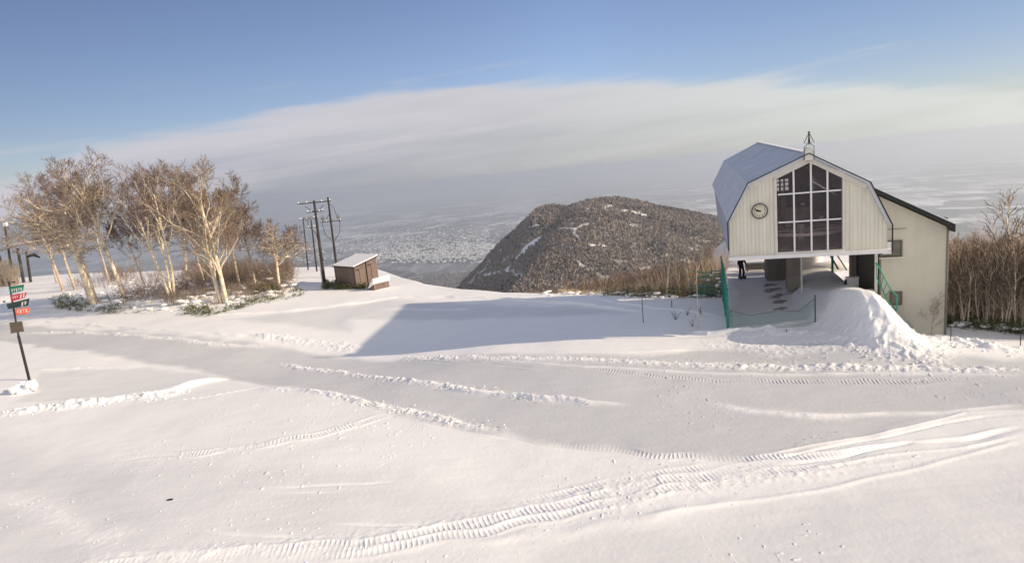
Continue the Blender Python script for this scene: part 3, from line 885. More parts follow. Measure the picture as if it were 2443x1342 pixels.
grove_tree('low bushy birch at the right end of the grove beside the many-limbed one', 610, 690, 470, .13, BIG, bark='bark_grey', lean=(.02, 0))

# sapling prototypes
random.seed(50)
protos = []
for k in range(5):
    t = make_tree('birch_tree', 6.0, .055 + .012 * k, SAP, 'bark' if k % 2 == 0 else 'bark_grey', 'brush', lean=(random.uniform(-.08, .08), 0), stems=1 if k < 3 else 2, spread=.12)
    protos.append((t, KIDS[t.name]))
used = set()
def sap(k, u, v, vt, label, group, back=0.0, cat='tree'):
    root, kids = protos[k % 5]
    if k % 5 in used: t = copy_known(root, kids)
    else: t = root; used.add(k % 5)
    p = ground(u, v)
    if back:
        d = Vector((p.x, p.y, 0)).normalized(); p = p + d * back; p.z = g0(p.x, p.y)
    dist = p.y * math.cos(R(PITCH)) + (H - p.z) * math.sin(R(PITCH))
    # height so that the top reaches row vt
    top = at_y(u, vt, p.y)
    h = max(1.5, top.z - p.z)
    s = h / 6.0
    t.location = p - Vector((0, 0, .1)); t.rotation_euler = (0, 0, random.uniform(0, 6.28)); t.scale = (s * .95, s * .95, s)
    tag(t, label, cat, group)
    return t
random.seed(61)
GC = 'young birches rising behind the edge of the snow field'
main_c = [(1592, 712, 560, 'tall pale birch with forked top left of the station, in front of the brown thicket'),
          (1652, 712, 556, 'tallest pale birch close to the green fence of the station'),
          (1625, 712, 585, 'slender pale birch between the two tall ones left of the station')]
for i, (u, v, vt, lb) in enumerate(main_c):
    random.seed(300 + i)
    p = ground(u, v); p = p + Vector((p.x, p.y, 0)).normalized() * 1.6; p.z = g0(p.x, p.y)
    t = make_tree('birch_tree', at_y(u, vt, p.y).z - p.z, .075, dict(SAP, n=[9, 5, 4], tilt=[(14, 30), (16, 34), (18, 40)], ratio=[.38, .45, .5], t0=[.34, .3, .2], pale=1, rmin=.009), 'bark', 'wood_pale', stems=(1, 2, 1)[i], spread=.10)
    t.location = p; tag(t, lb, 'tree', GC)
random.seed(61)
for i in range(58):
    u = 1300 + 410 * random.random() ** .6; f = (u - 1300) / 400
    sap(i, u, 709 + 4 * f, 668 - 95 * f * f * random.uniform(.3, 1.1) - 15 * random.random(), 'low bare birch sapling in the thicket behind the snow edge', GC, back=random.uniform(3, 14))
GR = 'bare birches in the wood right of the station'
main_r = [(2330, 770, 590, 'pale birch with a long bare stem, third in from the beige wall', 0), (2313, 768, 590, 'pale forked birch beside the beige annex corner', 1),
          (2385, 790, 595, 'grey birch halfway between the annex and the picture edge', 2), (2420, 795, 446, 'tall dark-topped birch at the right edge rising above the wood', 4),
          (2268, 770, 560, 'slender birch directly against the annex corner', 3)]
for u, v, vt, lb, k in main_r: sap(k, u, v, vt, lb, GR, back=2.0)
for i in range(84):
    u = random.uniform(2255, 2560); f = (u - 2255) / 190
    sap(i, u, 776 + 22 * f, random.uniform(545, 640), 'thin bare birch in the dense wood right of the station', GR, back=random.uniform(.3, 9))
for i, u in enumerate((2275, 2290, 2303, 2322, 2345, 2357, 2372, 2398, 2410, 2432, 2450)):
    sap(i * 2, u, 774 + 22 * (u - 2255) / 190, random.uniform(585, 690), 'thin bare birch in the dense wood right of the station', GR, back=random.uniform(.1, .8))
t = sap(1, 2222, 778, 690, 'small bare shrub growing in front of the beige annex wall', 'bare shrubs by the annex', back=-2.3, cat='shrub'); t.name = 'bare_shrub'

# brush: thousands of bare stems
def brush(name, spots, mat, label, rad=.012, bend=.18, br=3):
    mb = MB()
    for x, y, h in spots:
        z = g0(x, y)
        d = Vector((random.gauss(0, bend), random.gauss(0, bend), 1)).normalized()
        p = Vector((x, y, z - .1)); q = p + d * h * .5; e = q + (d + Vector((random.gauss(0, .2), random.gauss(0, .2), .1))).normalized() * h * .5
        mb.tube([p, q, e], [rad, rad * .8, rad * .4], 3, False)
        for k in range(br):
            t = random.uniform(.3, .95); s = p.lerp(e, t)
            dd = rot_about(d, random.uniform(0, 6.28), R(random.uniform(20, 50)))
            mb.tube([s, s + dd * h * random.uniform(.18, .38)], [rad * .6, rad * .4], 3, False)
    o = mb.build(name, mat); tag(o, label, 'undergrowth', kind='stuff'); return o
def px_spots(n, poly, hf, clump=0):
    out = []
    us = [p[0] for p in poly]; vs = [p[1] for p in poly]
    g = np.array(poly, float)
    while len(out) < n:
        u = random.uniform(min(us), max(us)); v = random.uniform(min(vs), max(vs))
        ins = False
        for i in range(len(poly)):
            (x1, y1), (x2, y2) = poly[i], poly[(i + 1) % len(poly)]
            if (y1 > v) != (y2 > v) and u < (x2 - x1) * (v - y1) / (y2 - y1) + x1: ins = not ins
        if not ins: continue
        p = ground(u, v)
        if clump and mn.noise(Vector((p.x * clump, p.y * clump, 3.3))) < -.06: continue
        out.append((p.x, p.y, hf(u, v)))
    return out
random.seed(71)
brush('hill_brush', px_spots(1300, [(120, 690), (330, 655), (600, 650), (705, 650), (712, 690), (640, 705), (560, 716), (420, 722), (300, 712), (250, 690)],
      lambda u, v: (.4 + 2.3 * random.random() ** 1.6) * (1.0 if v < 690 else .55), .32)
      + px_spots(1700, [(235, 664), (330, 648), (600, 646), (700, 648), (700, 672), (560, 684), (300, 682)], lambda u, v: .6 + 2.4 * random.random() ** 1.3, .12), MT['brush'], 'dense bare brown undergrowth beneath the birch grove', br=5, rad=.015, bend=.38)
brush('hill_brush_pale', px_spots(1100, [(240, 715), (330, 690), (560, 685), (700, 675), (715, 692), (640, 710), (540, 728), (400, 730)],
      lambda u, v: random.uniform(.4, 1.6), .35), MT['twig2'], 'pale dry stems and bushes at the front of the birch grove', br=5, rad=.014, bend=.35)
def ring_spots(n, u0, u1, v0, v1, b0, b1, hf, top=None):
    """spots just beyond a line on the ground; top(f) = picture row the tallest reach"""
    out = []
    for _ in range(n):
        u = random.uniform(u0, u1); f = (u - u0) / (u1 - u0); p = ground(u, v0 + (v1 - v0) * f)
        d = Vector((p.x, p.y, 0)).normalized(); p = p + d * random.uniform(b0, b1)
        h = hf(f)
        if top: h = max(.5, (at_y(u, top(f), p.y).z - g0(p.x, p.y)) * h)
        out.append((p.x, p.y, h))
    return out
brush('edge_thicket', ring_spots(2600, 1255, 1722, 705, 713, 2.5, 22, lambda f: random.uniform(.3, 1.1), lambda f: 694 - 70 * f), MT['brush'],
      'brown bare thicket growing just below the edge of the snow field', rad=.015, bend=.25)
brush('edge_thicket_pale', ring_spots(1700, 1330, 1722, 708, 713, 1.5, 8, lambda f: random.uniform(.3, 1.1), lambda f: 692 - 105 * f * f), MT['wood_pale'],
      'pale sunlit stems along the edge of the snow field', rad=.016, bend=.16)
MT['wood'] = simple('wood_stems', (.58, .46, .37), .9, var=.45, scale=.5)
brush('wood_thicket', ring_spots(1500, 2255, 2620, 772, 815, .6, 18, lambda f: random.uniform(.35, 1.05), lambda f: 562 - 10 * f), MT['wood'],
      'dense bare brown wood filling the ground right of the station', rad=.018, bend=.10)
brush('wood_thicket_pale', ring_spots(1500, 2255, 2620, 772, 812, .2, 5, lambda f: random.uniform(.15, .75), lambda f: 560), MT['wood_pale'],
      'pale stems at the front of the wood right of the station', rad=.018, bend=.14)

def sasa(name, spots, label, leaf=.26):
    mb = MB()
    for x, y, h in spots:
        z = g0(x, y)
        for k in range(random.randint(5, 9)):
            a = random.uniform(0, 6.28); d = Vector((math.cos(a), math.sin(a), random.uniform(.1, 1.1))).normalized()
            p = Vector((x + random.gauss(0, .12), y + random.gauss(0, .12), z + random.uniform(0, h)))
            l = leaf * random.uniform(.6, 1.4); w = d.cross(Vector((0, 0, 1))).normalized() * l * .22
            m_ = p + d * l * .5; e = p + d * l + Vector((0, 0, -.25 * l))
            i = len(mb.v); mb.v += [tuple(p), tuple(m_ + w), tuple(e), tuple(m_ - w)]; mb.f.append((i, i + 1, i + 2, i + 3))
        mb.tube([(x, y, z - .05), (x, y, z + h)], [.012, .008], 3, False)
    o = mb.build(name, MT['sasa']); tag(o, label, 'ground cover', kind='stuff')
random.seed(72)
hs = lambda u, v: random.uniform(.15, .55)
sasa('bamboo_grass', px_spots(260, [(125, 715), (170, 705), (250, 735), (300, 745), (480, 748), (560, 728), (700, 690), (730, 690), (730, 705), (580, 735), (500, 755), (400, 748), (240, 748), (130, 738)], hs)
     + px_spots(90, [(110, 705), (300, 705), (320, 742), (130, 738)], hs) + px_spots(60, [(440, 735), (500, 730), (500, 748), (440, 750)], hs)
     + px_spots(160, [(600, 680), (680, 680), (665, 702), (600, 704)], lambda u, v: random.uniform(.3, .8))
     + px_spots(34, [(125, 712), (180, 708), (190, 735), (125, 738)], hs), 'dark green bamboo grass poking through snow around the birch grove')
sasa('bamboo_grass', px_spots(420, [(775, 676), (860, 672), (880, 690), (770, 690)], lambda u, v: random.uniform(.2, .6)), 'green bamboo grass along the foot of the brown hut')
sasa('bamboo_grass', ring_spots(130, 1440, 1722, 710, 714, .3, 2.5, lambda f: random.uniform(.3, .9)), 'green bamboo grass fringing the snow edge left of the station')
sasa('bamboo_grass', ring_spots(300, 2250, 2560, 776, 806, -.3, 1.4, lambda f: random.uniform(.2, .7)), 'dark bamboo grass at the foot of the wood right of the station')

def snow_tufts():
    mb = MB(); random.seed(95)
    sp_ = px_spots(230, [(110, 712), (240, 690), (330, 668), (600, 662), (705, 668), (712, 692), (560, 728), (400, 742), (240, 738)], lambda u, v: random.uniform(.08, .34))
    sp_ += ring_spots(170, 2250, 2560, 776, 806, -.2, 3, lambda f: random.uniform(.06, .22)) + ring_spots(120, 1300, 1722, 706, 713, 0, 4, lambda f: random.uniform(.06, .2))
    for x, y, r_ in sp_: mb.blob((x, y, g0(x, y) + r_ * random.uniform(.1, 1.6)), r_, 8, 5, .22, (1.7, 1.1, .5))
    o = mb.build('snow_tufts', MT['snow2'], None, True); tag(o, 'small pillows of snow caught in the undergrowth around the stems', 'snow pillows', kind='stuff')
snow_tufts()
# ------------------------------------------------------------------ lift station
st = empty('lift_station', (S0.x, S0.y, 0), -A_ST)
st.rotation_euler = (0, 0, -A_ST)
tag(st, 'beige chairlift station with blue-grey barn roof and tall dark gable window', 'lift station')
Minv = (Matrix.Translation((S0.x, S0.y, 0)) @ Matrix.Rotation(-A_ST, 4, 'Z')).inverted()
NG = EX.copy()  # gable normal
def gl(u, v, q=0.0):
    """pixel -> station coordinates on the plane q metres behind the gable"""
    w = on_plane(u, v, S0 + EX * q, NG)
    return Minv @ w
prof_px = [(1741, 606), (1741, 530), (1787, 440), (1927, 372), (2067, 438), (2117, 535), (2117, 600)]
fp = [gl(*p) for p in prof_px]
zb = (fp[0].z + fp[6].z) / 2
fp[0].z = fp[6].z = zb
GW = fp[6].x
def fl(x, z, y=0.0): return Vector((x, y, z))
# window outline
wpx = [(1856, 597), (1851, 421), (1928, 389), (2008, 420), (2011, 597)]
wp = [gl(*p) for p in wpx]
wl = (wp[0].x + wp[1].x) / 2; wr = (wp[3].x + wp[4].x) / 2; wb = zb + .12; wtl = (wp[1].z + wp[3].z) / 2; wta = wp[2].z; wc = (wl + wr) / 2
apex = fp[3]
def roof_z(x, off=0.0):
    pr = sorted([(p.x, p.z) for p in fp[1:6]])
    return float(np.interp(x, [a for a, _ in pr], [b_ for _, b_ in pr])) + off
# gable wall: left and right panels + spandrel, 0.2 thick
mb = MB()
lp = [fp[0], fp[1], fp[2], fl(wl, roof_z(wl)), fl(wl, zb)]
mb.prism([Vector((p.x, 0, p.z)) for p in lp], (0, .2, 0))
rp = [fl(wr, zb), fl(wr, roof_z(wr)), fp[4], fp[5], fp[6]]
mb.prism([Vector((p.x, 0, p.z)) for p in rp], (0, .2, 0))
mb.prism([fl(wl, wtl), fl(wl, roof_z(wl)), fl(apex.x, apex.z), fl(wc, wta)], (0, .2, 0))
mb.prism([fl(wc, wta), fl(apex.x, apex.z), fl(wr, roof_z(wr)), fl(wr, wtl)], (0, .2, 0))
mb.build('gable_wall', MT['siding'], st)
# roof shell: front profile -> back profile
D = 12.5
bapex = gl(1809, 344, D)
bl_ = [gl(1712, 492, D), gl(1703, 442, D), gl(1730, 386, D)]
bp_ = []
bp_ = [Vector((p.x, D, p.z)) for p in bl_] + [Vector((bapex.x, D, bapex.z))]
bp_ += [Vector((2 * bapex.x - p.x, D, p.z)) for p in bl_[::-1]]
rise = bapex.z - apex.z
bp_[0].z = bp_[6].z = (bp_[0].z + zb) / 2
th = .14
outer_f = [Vector((p.x, -.35, p.z)) for p in fp[0:]]
cx_ = apex.x; 
def offs(p, k): 
    v = Vector((p.x - cx_, 0, p.z - (zb + 1.0))); v.normalize(); return p + v * k
of = [offs(Vector((p.x, -.35, p.z)), th) for p in fp]; ob = [offs(p, th) for p in bp_]
inf = [offs(Vector((p.x, -.35, p.z)), .012) for p in fp]; inb = [offs(p, .012) for p in bp_]
mb = MB()
NS = 1
for a in range(1, 5):
    q = [of[a], of[a + 1], ob[a + 1], ob[a]]
    qi = [inf[a], inf[a + 1], inb[a + 1], inb[a]]
    i = len(mb.v); mb.v += [tuple(v) for v in q + qi]
    mb.f += [(i, i + 3, i + 2, i + 1), (i + 4, i + 5, i + 6, i + 7), (i, i + 1, i + 5, i + 4), (i + 3, i + 7, i + 6, i + 2)]
    mb.f += [(i + 1, i + 2, i + 6, i + 5), (i, i + 4, i + 7, i + 3)]
rf = mb.build('roof', MT['roof'], st)
# dark drip edge along the front of the roof
mb = MB()
for a in range(1, 5): mb.bar(of[a] + Vector((0, -.04, .0)), of[a + 1] + Vector((0, -.04, 0)), .05, .10, up=(0, 1, 0))
mb.bar(of[1] + Vector((0, -.04, 0)), of[1] + Vector((0, -.04, -1.6)), .06, .06); mb.bar(of[5] + Vector((0, -.04, 0)), of[5] + Vector((0, -.04, -1.5)), .06, .06)
mb.build('drip_edge', MT['dark'], st)
# snow and frost patches lying on the roof ribs
mb = MB()
mb.bar(of[3] + Vector((0, .2, .05)), ob[3] + Vector((0, 0, .05)), .22, .05)
mb.build('ridge_snow', MT['snow2'], rf)
# side walls
for a, sgn in ((0, 1), (6, -1)):
    c = 1 if a == 0 else 5
    mb = MB()
    mb.prism([Vector((fp[a].x, .2, zb)), Vector((fp[c].x, .2, fp[c].z)), Vector((bp_[c].x, D, bp_[c].z)), Vector((bp_[a].x, D, bp_[a].z))], (.12 * sgn, 0, 0))
    mb.build('side_wall', simple('grey_side_panel', (.44, .45, .50), .6), st)
# inner wall with small square openings of daylight
YB = 10.5
tB_ = YB / D
ip = [Vector((p.x + (q.x - p.x) * tB_, YB, p.z + (q.z - p.z) * tB_)) for p, q in zip(fp, bp_)]
def rz_in(x):
    pr = sorted([(p.x, p.z) for p in ip[1:6]])
    return float(np.interp(x, [a_ for a_, _ in pr], [b_ for _, b_ in pr])) - .06
hA, hB = gl(1851, 456, YB), gl(1881, 426, YB)
hx0, hx1, hz0, hz1 = hA.x, hB.x, hA.z, hB.z
bx0, bx1 = ip[0].x + .16, ip[6].x - .16
def wallpiece(mb, x0, x1, z0, z1=None):
    xs = sorted(set([x0, x1] + [p.x for p in ip[1:6] if x0 < p.x < x1]))
    top = [Vector((x, YB, z1 if z1 is not None else rz_in(x))) for x in xs]
    mb.prism([Vector((x1, YB, z0)), Vector((x0, YB, z0))] + top, (0, .12, 0))
mb = MB()
wallpiece(mb, bx0, hx0, zb + .3); wallpiece(mb, hx1, bx1, zb + .3); wallpiece(mb, hx0, hx1, zb + .3, hz0); wallpiece(mb, hx0, hx1, hz1)
for k in range(1, 3): mb.box((hx0 + (hx1 - hx0) * k / 3, YB + .05, (hz0 + hz1) / 2), ((hx1 - hx0) * .13, .10, hz1 - hz0))
for k in (1, 2): mb.box(((hx0 + hx1) / 2, YB + .055, hz0 + (hz1 - hz0) * (.36 * k)), (hx1 - hx0, .08, (hz1 - hz0) * .09))
mb.build('inner_wall', MT['interior'], st)
mb = MB()
mb.prism([Vector((fp[0].x + .14, .22, zb)), Vector((fp[6].x - .14, .22, zb)), Vector((bp_[6].x - .14, D - .1, bp_[6].z)), Vector((bp_[0].x + .14, D - .1, bp_[0].z))], (0, 0, .18))
mb.build('floor_slab', MT['machine'], st)
# window: frame with mullions and panes
mb = MB()
def winz(x): return wtl + (wta - wtl) * (1 - abs(x - wc) / (wc - wl))
mxs_ = [gl(1894, 500).x, gl(1935, 500).x, gl(1974, 500).x]
hzs = [(gl(1856, 460).z + gl(2008, 457).z) / 2, (gl(1856, 528).z + gl(2008, 524).z) / 2]
for x in mxs_: mb.box((x, -.02, (wb + winz(x)) / 2), (.085, .12, winz(x) - wb))
xs_ = [wl + .02] + mxs_ + [wr - .02]
for z in hzs:
    for a, b_ in zip(xs_[:-1], xs_[1:]): mb.box(((a + b_) / 2, -.015, z), (b_ - a - .087, .1, .075))
win = mb.build('window', MT['white'], st)
mb = MB()
mb.box((wl - .06, -.03, (zb + wtl) / 2), (.12, .10, wtl - zb)); mb.box((wr + .06, -.03, (zb + wtl) / 2), (.12, .10, wtl - zb))
mb.bar((wl - .1, -.034, wtl + .02), (wc, -.034, wta + .06), .10, .16, up=(0, 1, 0)); mb.bar((wr + .1, -.034, wtl + .02), (wc, -.034, wta + .06), .10, .16, up=(0, 1, 0))
mb.box((wc, -.04, zb + .06), (wr - wl + .3, .14, .12))
mb.build('frame', MT['fascia'], win)
gm = MB(); edges = xs_
rows = [wb] + sorted(hzs) + [None]
i = len(gm.v)
for a, b_ in zip(xs_[:-1], xs_[1:]):
    for r0_, r1_ in zip(rows[:-1], rows[1:]):
        za, zb_ = (r1_, r1_) if r1_ else (winz(a), winz(b_))
        gm = MB(); j_ = [random.uniform(-.008, .008) for _ in range(4)]
        gm.prism([Vector((a, .06 + j_[0], r0_)), Vector((b_, .06 + j_[1], r0_)), Vector((b_, .06 + j_[2], zb_)), Vector((a, .06 + j_[0] - j_[1] + j_[2], za))], (0, .02, 0))
        gm.build('pane', MT['glass'], win)
# rake boards along the gable
mb = MB()
for a in (2, 3):
    p, q = fp[a], fp[a + 1]
    mb.bar(Vector((p.x, -.05, p.z - .15)), Vector((q.x, -.05, q.z - .15)), .07, .26, up=(0, 0, 1))
mb.build('rake_board', MT['fascia'], st)
# bottom fascia beam
mb = MB()
mb.box(((fp[0].x + fp[6].x) / 2 + .05, -.06, zb - .10), (fp[6].x - fp[0].x + .25, .34, .2))
mb.build('fascia_beam', MT['white'], st)
# clock
ck = gl(1812, 503); cr_ = (gl(1832, 503).x - gl(1792, 503).x) / 2
def disc(mb, c, r, y0, y1, seg=36, r_in=0):
    i = len(mb.v)
    if r_in == 0:
        mb.prism([Vector((c[0] + r * math.cos(t), y0, c[1] + r * math.sin(t))) for t in [2 * math.pi * k / seg for k in range(seg)]], (0, y1 - y0, 0))
    else:
        for k in range(seg):
            t = 2 * math.pi * k / seg; cs, sn = math.cos(t), math.sin(t)
            for rr, yy in ((r, y0), (r, y1), (r_in, y1), (r_in, y0)): mb.v.append((c[0] + rr * cs, yy, c[1] + rr * sn))
        for k in range(seg):
            a = i + 4 * k; b_ = i + 4 * ((k + 1) % seg)
            for j in range(4): mb.f.append((a + j, a + (j + 1) % 4, b_ + (j + 1) % 4, b_ + j))
mb = MB(); disc(mb, (ck.x, ck.z), cr_, -.10, .0, r_in=cr_ * .86); clk = mb.build('clock', simple('clock_rim', (.10, .10, .08), .5), st)
mb = MB(); disc(mb, (ck.x, ck.z), cr_ * .87, -.06, -.005); mb.build('face', MT['clockface'], clk)
def hand(ang, l, w):
    mb = MB(); d = Vector((math.sin(ang), 0, math.cos(ang)))
    mb.bar(Vector((ck.x, -.085, ck.z)) - d * .06, Vector((ck.x, -.085, ck.z)) + d * l, w, .012, up=(0, 1, 0)); mb.build('hand', MT['dark'], clk)
hand(R(-66), cr_ * .66, .05); hand(R(-84), cr_ * .42, .075)
nv, nf = [], []
for k in range(1, 13):
    cu = bpy.data.curves.new('numeral', 'FONT'); cu.body = str(k); cu.size = cr_ * .30; cu.align_x = 'CENTER'; cu.align_y = 'CENTER'; cu.extrude = .004
    ot = bpy.data.objects.new('numeral', cu); me_ = bpy.data.meshes.new_from_object(ot)
    a = R(30 * k); ox, oz = ck.x + math.sin(a) * cr_ * .66, ck.z + math.cos(a) * cr_ * .66
    i = len(nv)
    for v in me_.vertices: nv.append((ox + v.co.x, -.068 + v.co.z * -1, oz + v.co.y))
    for f in me_.polygons: nf.append(tuple(i + j for j in f.vertices))
    bpy.data.objects.remove(ot); bpy.data.curves.remove(cu); bpy.data.meshes.remove(me_)
mb = MB(); mb.v = nv; mb.f = nf; mb.build('numerals', MT['dark'], clk)
# finial: cap box on the ridge and the open arrow mast
ax, az_ = apex.x, apex.z
mb = MB(); mb.prism([Vector((ax - .24, -.42, az_ - .22)), Vector((ax - .24, -.42, az_ + .22)), Vector((ax - .08, -.42, az_ + .48)), Vector((ax + .08, -.42, az_ + .48)), Vector((ax + .24, -.42, az_ + .22)), Vector((ax + .24, -.42, az_ - .22))], (0, .55, 0))
mb.build('ridge_cap', MT['fascia'], st)
mb = MB(); q1 = gl(1926, 318).z; q2 = gl(1926, 343).z; q3 = gl(1926, 350).z
hw = (gl(1938, 340).x - gl(1914, 340).x) / 2
for s in (-1, 1):
    mb.tube([(ax + s * .24, -.45, az_ - .2), (ax + s * .24, -.45, q3), (ax + s * .05, -.45, q2), (ax, -.45, q2 - .05)], .018, 6)
    mb.tube([(ax, -.45, q1), (ax + s * hw, -.45, q2 + .05), (ax + s * .07, -.45, q2 + .02)], .02, 6)
    mb.tube([(ax, -.45, q1), (ax, -.45 + s * hw, q2 + .05), (ax, -.45, q2 + .02)], .02, 6)
mb.tube([(ax, -.45, q1 + .05), (ax, -.45, q2 - .05)], .028, 6)
mb.blob((ax, -.45, q1 + .03), .06, jag=0)
mb.build('finial', MT['dark'], st)
# machinery visible through the glass
mb = MB()
zf = zb + .18
ring = [(wc + 2.3 * math.cos(t), 3.0 + 2.3 * math.sin(t), zf + .75) for t in [2 * math.pi * k / 40 for k in range(41)]]
mb.tube(ring, .10, 6, False)
for k in range(6):
    t = math.pi * k / 3; mb.bar((wc, 3.0, zf + .75), (wc + 2.3 * math.cos(t), 3.0 + 2.3 * math.sin(t), zf + .75), .12, .1)
mb.tube([(wc, 3.0, zf), (wc, 3.0, zf + 1.1)], .2, 10)
mb.build('bullwheel', simple('bullwheel_paint', (.75, .70, .66), .5), st)
mb = MB(); mb.box((wc + .2, 5.5, zf + 1.2), (1.6, 2.0, 1.5)); mb.box((wc + .3, 5.5, zf + .25), (2.8, 2.4, .46)); mb.box((wc + 1.45, 6.0, zf + 1.0), (.85, 1.2, 1.1)); mb.tube([(wc - .7, 5.0, zf), (wc - .7, 5.0, zf + 3.0)], .16, 8)
mb.box((wc - 1.2, 5.6, zf + 1.2), (.8, .8, 1.4))
mb.build('drive_machine', MT['machine'], st)
mb = MB()
for x, z, s in ((wc - .5, zf + .95, .30), (wc + .35, zf + 2.2, .18), (wc + 1.35, zf + 1.3, .24)):
    mb = MB(); mb.box((x, 4.3, z), (s, .3, s * .6)); mb.build('machine_cover', MT['white'], st)
xM = fp[6].x - .05
# column under the hall
cpx = gl(1894, 690, 6.2)
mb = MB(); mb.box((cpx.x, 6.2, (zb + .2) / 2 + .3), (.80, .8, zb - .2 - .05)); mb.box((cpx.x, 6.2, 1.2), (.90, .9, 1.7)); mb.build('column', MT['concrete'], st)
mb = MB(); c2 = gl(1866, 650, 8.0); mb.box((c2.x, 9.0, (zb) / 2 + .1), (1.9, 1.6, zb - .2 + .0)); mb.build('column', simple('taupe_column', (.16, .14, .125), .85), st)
mb = MB(); c3 = gl(1916, 640, 4.6); mb.box((c3.x - .1, 4.6, zb / 2 + .4), (.10, .10, zb - .82)); mb.build('post', MT['fascia'], st)
mb = MB(); c3 = gl(2090, 640, .6); mb.box((c3.x, .6, zb / 2 + .1), (.13, .13, zb - .22)); mb.build('post', MT['fascia'], st)
# under-hall equipment at the back: panels, green frame, door
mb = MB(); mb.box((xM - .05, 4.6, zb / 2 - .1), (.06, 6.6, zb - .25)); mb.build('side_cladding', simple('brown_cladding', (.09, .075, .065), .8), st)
mb = MB(); c4 = gl(2064, 630, 5.6); mb.box((c4.x, 5.6, 2.9), (1.05, .12, 2.6)); dr = mb.build('door', MT['blue_door'], st)
mb = MB(); mb.box((c4.x + .38, 5.5, 2.8), (.05, .08, .2)); mb.build('handle', MT['steel'], dr)
mb = MB(); mb.box((c4.x + .85, 7.3, 2.9), (.6, .2, 2.8)); mb.build('back_panel', MT['machine'], st)
mb = MB(); mb.box((c4.x - 1.7, 9.5, 3.4), (2.2, .3, 1.5)); mb.build('back_panel', MT['machine'], st)
mb = MB(); g1 = gl(1955, 608, 6.5); g2 = gl(2000, 640, 6.5)
mb.bar((g1.x, 6.5, zb), (g2.x, 6.5, 2.2), .10); mb.bar((g2.x - .35, 6.5, zb), (g2.x - .35, 6.5, 2.0), .12); mb.bar((g2.x - .6, 6.5, zb - .3), (g2.x + .5, 6.5, 2.1), .07)
mb.build('brace', MT['green'], st)

# annex
ann = st
aq = .9
a_tl = gl(2068, 437, aq); a_tr = gl(2272, 532, aq); a_br = gl(2250, 790, aq)
wx1 = (gl(2262, 545, aq).x + gl(2250, 770, aq).x) / 2
zl_ = a_tl.z - .1; zr_ = a_tr.z - .02
xL = fp[6].x - .9
def az2(x): return zl_ + (zr_ - zl_) * (x - a_tl.x) / (a_tr.x - a_tl.x)
AD = 7.5
mb = MB()
xM = fp[6].x - .05
mb.prism([Vector((xM, aq, -1.6)), Vector((xM, aq, zb + .15)), Vector((xL, aq, zb + .15)), Vector((xL, aq, az2(xL) - .3)), Vector((wx1, aq, az2(wx1) - .3)), Vector((wx1, aq, -1.6))], (0, AD, 0))
aw = mb.build('annex_wall', MT['annex'], st)
mb = MB()
xa, xb = a_tl.x - .1, a_tr.x
mb.prism([Vector((xa, aq - .45, az2(xa) - .22)), Vector((xa, aq - .45, az2(xa))), Vector((xb, aq - .45, az2(xb))), Vector((xb, aq - .45, az2(xb) - .42)), Vector((xb - .22, aq - .45, az2(xb) - .34)), Vector((xb - .3, aq - .45, az2(xb - .3) - .24))], (0, AD + .9, 0))
ar = mb.build('annex_roof', MT['blackroof'], st)
mb = MB()
xs2 = np.linspace(xa + .15, xb - .1, 24)
topv = [Vector((x, aq - .42, az2(x) + .04 + .03 * math.sin(x * 3) + random.uniform(0, .035))) for x in xs2]
botv = [Vector((x, aq - .42, az2(x) + .003)) for x in xs2]
mb.prism(botv + topv[::-1], (0, AD + .8, 0)); mb.build('roof_snow', MT['snow2'], ar)
# belt line, corner trim, soffit
mb = MB(); zl2 = gl(2150, 545, aq).z; mb.box(((fp[6].x + .1 + gl(2160, 545, aq).x) / 2, aq - .012, zl2), (gl(2160, 545, aq).x - fp[6].x, .03, .03)); mb.box((wx1 + .012, aq + .2, 2.2), (.03, .5, 7.2))
mb.tube([(wx1 + .06, aq - .06, az2(wx1) - .5), (wx1 + .06, aq - .06, -.9)], .04, 8)
mb.build('trim', simple('grey_trim', (.22, .215, .18), .6), st)
def flat_window(u0, v0, u1, v1, q, split=None, snowside=False):
    a = gl(u0, v1, q); b_ = gl(u1, v0, q)
    xc, zc = (a.x + b_.x) / 2, (a.z + b_.z) / 2; w, h = b_.x - a.x, b_.z - a.z
    mb = MB()
    t = .07
    mb.box((xc, q - .03, b_.z - t / 2), (w, .1, t)); mb.box((xc, q - .03, a.z + t / 2), (w, .1, t))
    mb.box((a.x + t / 2, q - .032, zc), (t, .1, h)); mb.box((b_.x - t / 2, q - .032, zc), (t, .1, h))
    if split: mb.box((a.x + w * split, q - .034, zc), (t, .1, h - .02))
    f = mb.build('window', simple('bronze_frame', (.13, .115, .075), .5), st)
    mb = MB(); mb.box((xc, q - .012, zc), (w - 2 * t, .03, h - 2 * t)); mb.build('pane', simple('dull_pane', (.15, .14, .105), .25, var=.25, scale=2, spec=.6), f)
    return a, b_, f
a, b_, f = flat_window(2098, 572, 2152, 614, aq, .42)
mb = MB(); mb.box(((fp[6].x + .2), aq - .06, (a.z + b_.z) / 2 + .06), (.42, .05, b_.z - a.z - .25)); mb.build('blind', MT['white'], f)
mb = MB(); mb.box(((a.x + b_.x) / 2, aq - .08, a.z - .03), (b_.x - a.x + .1, .14, .06)); mb.build('sill', MT['fascia'], f)
a, b_, f = flat_window(2122, 694, 2152, 727, aq)
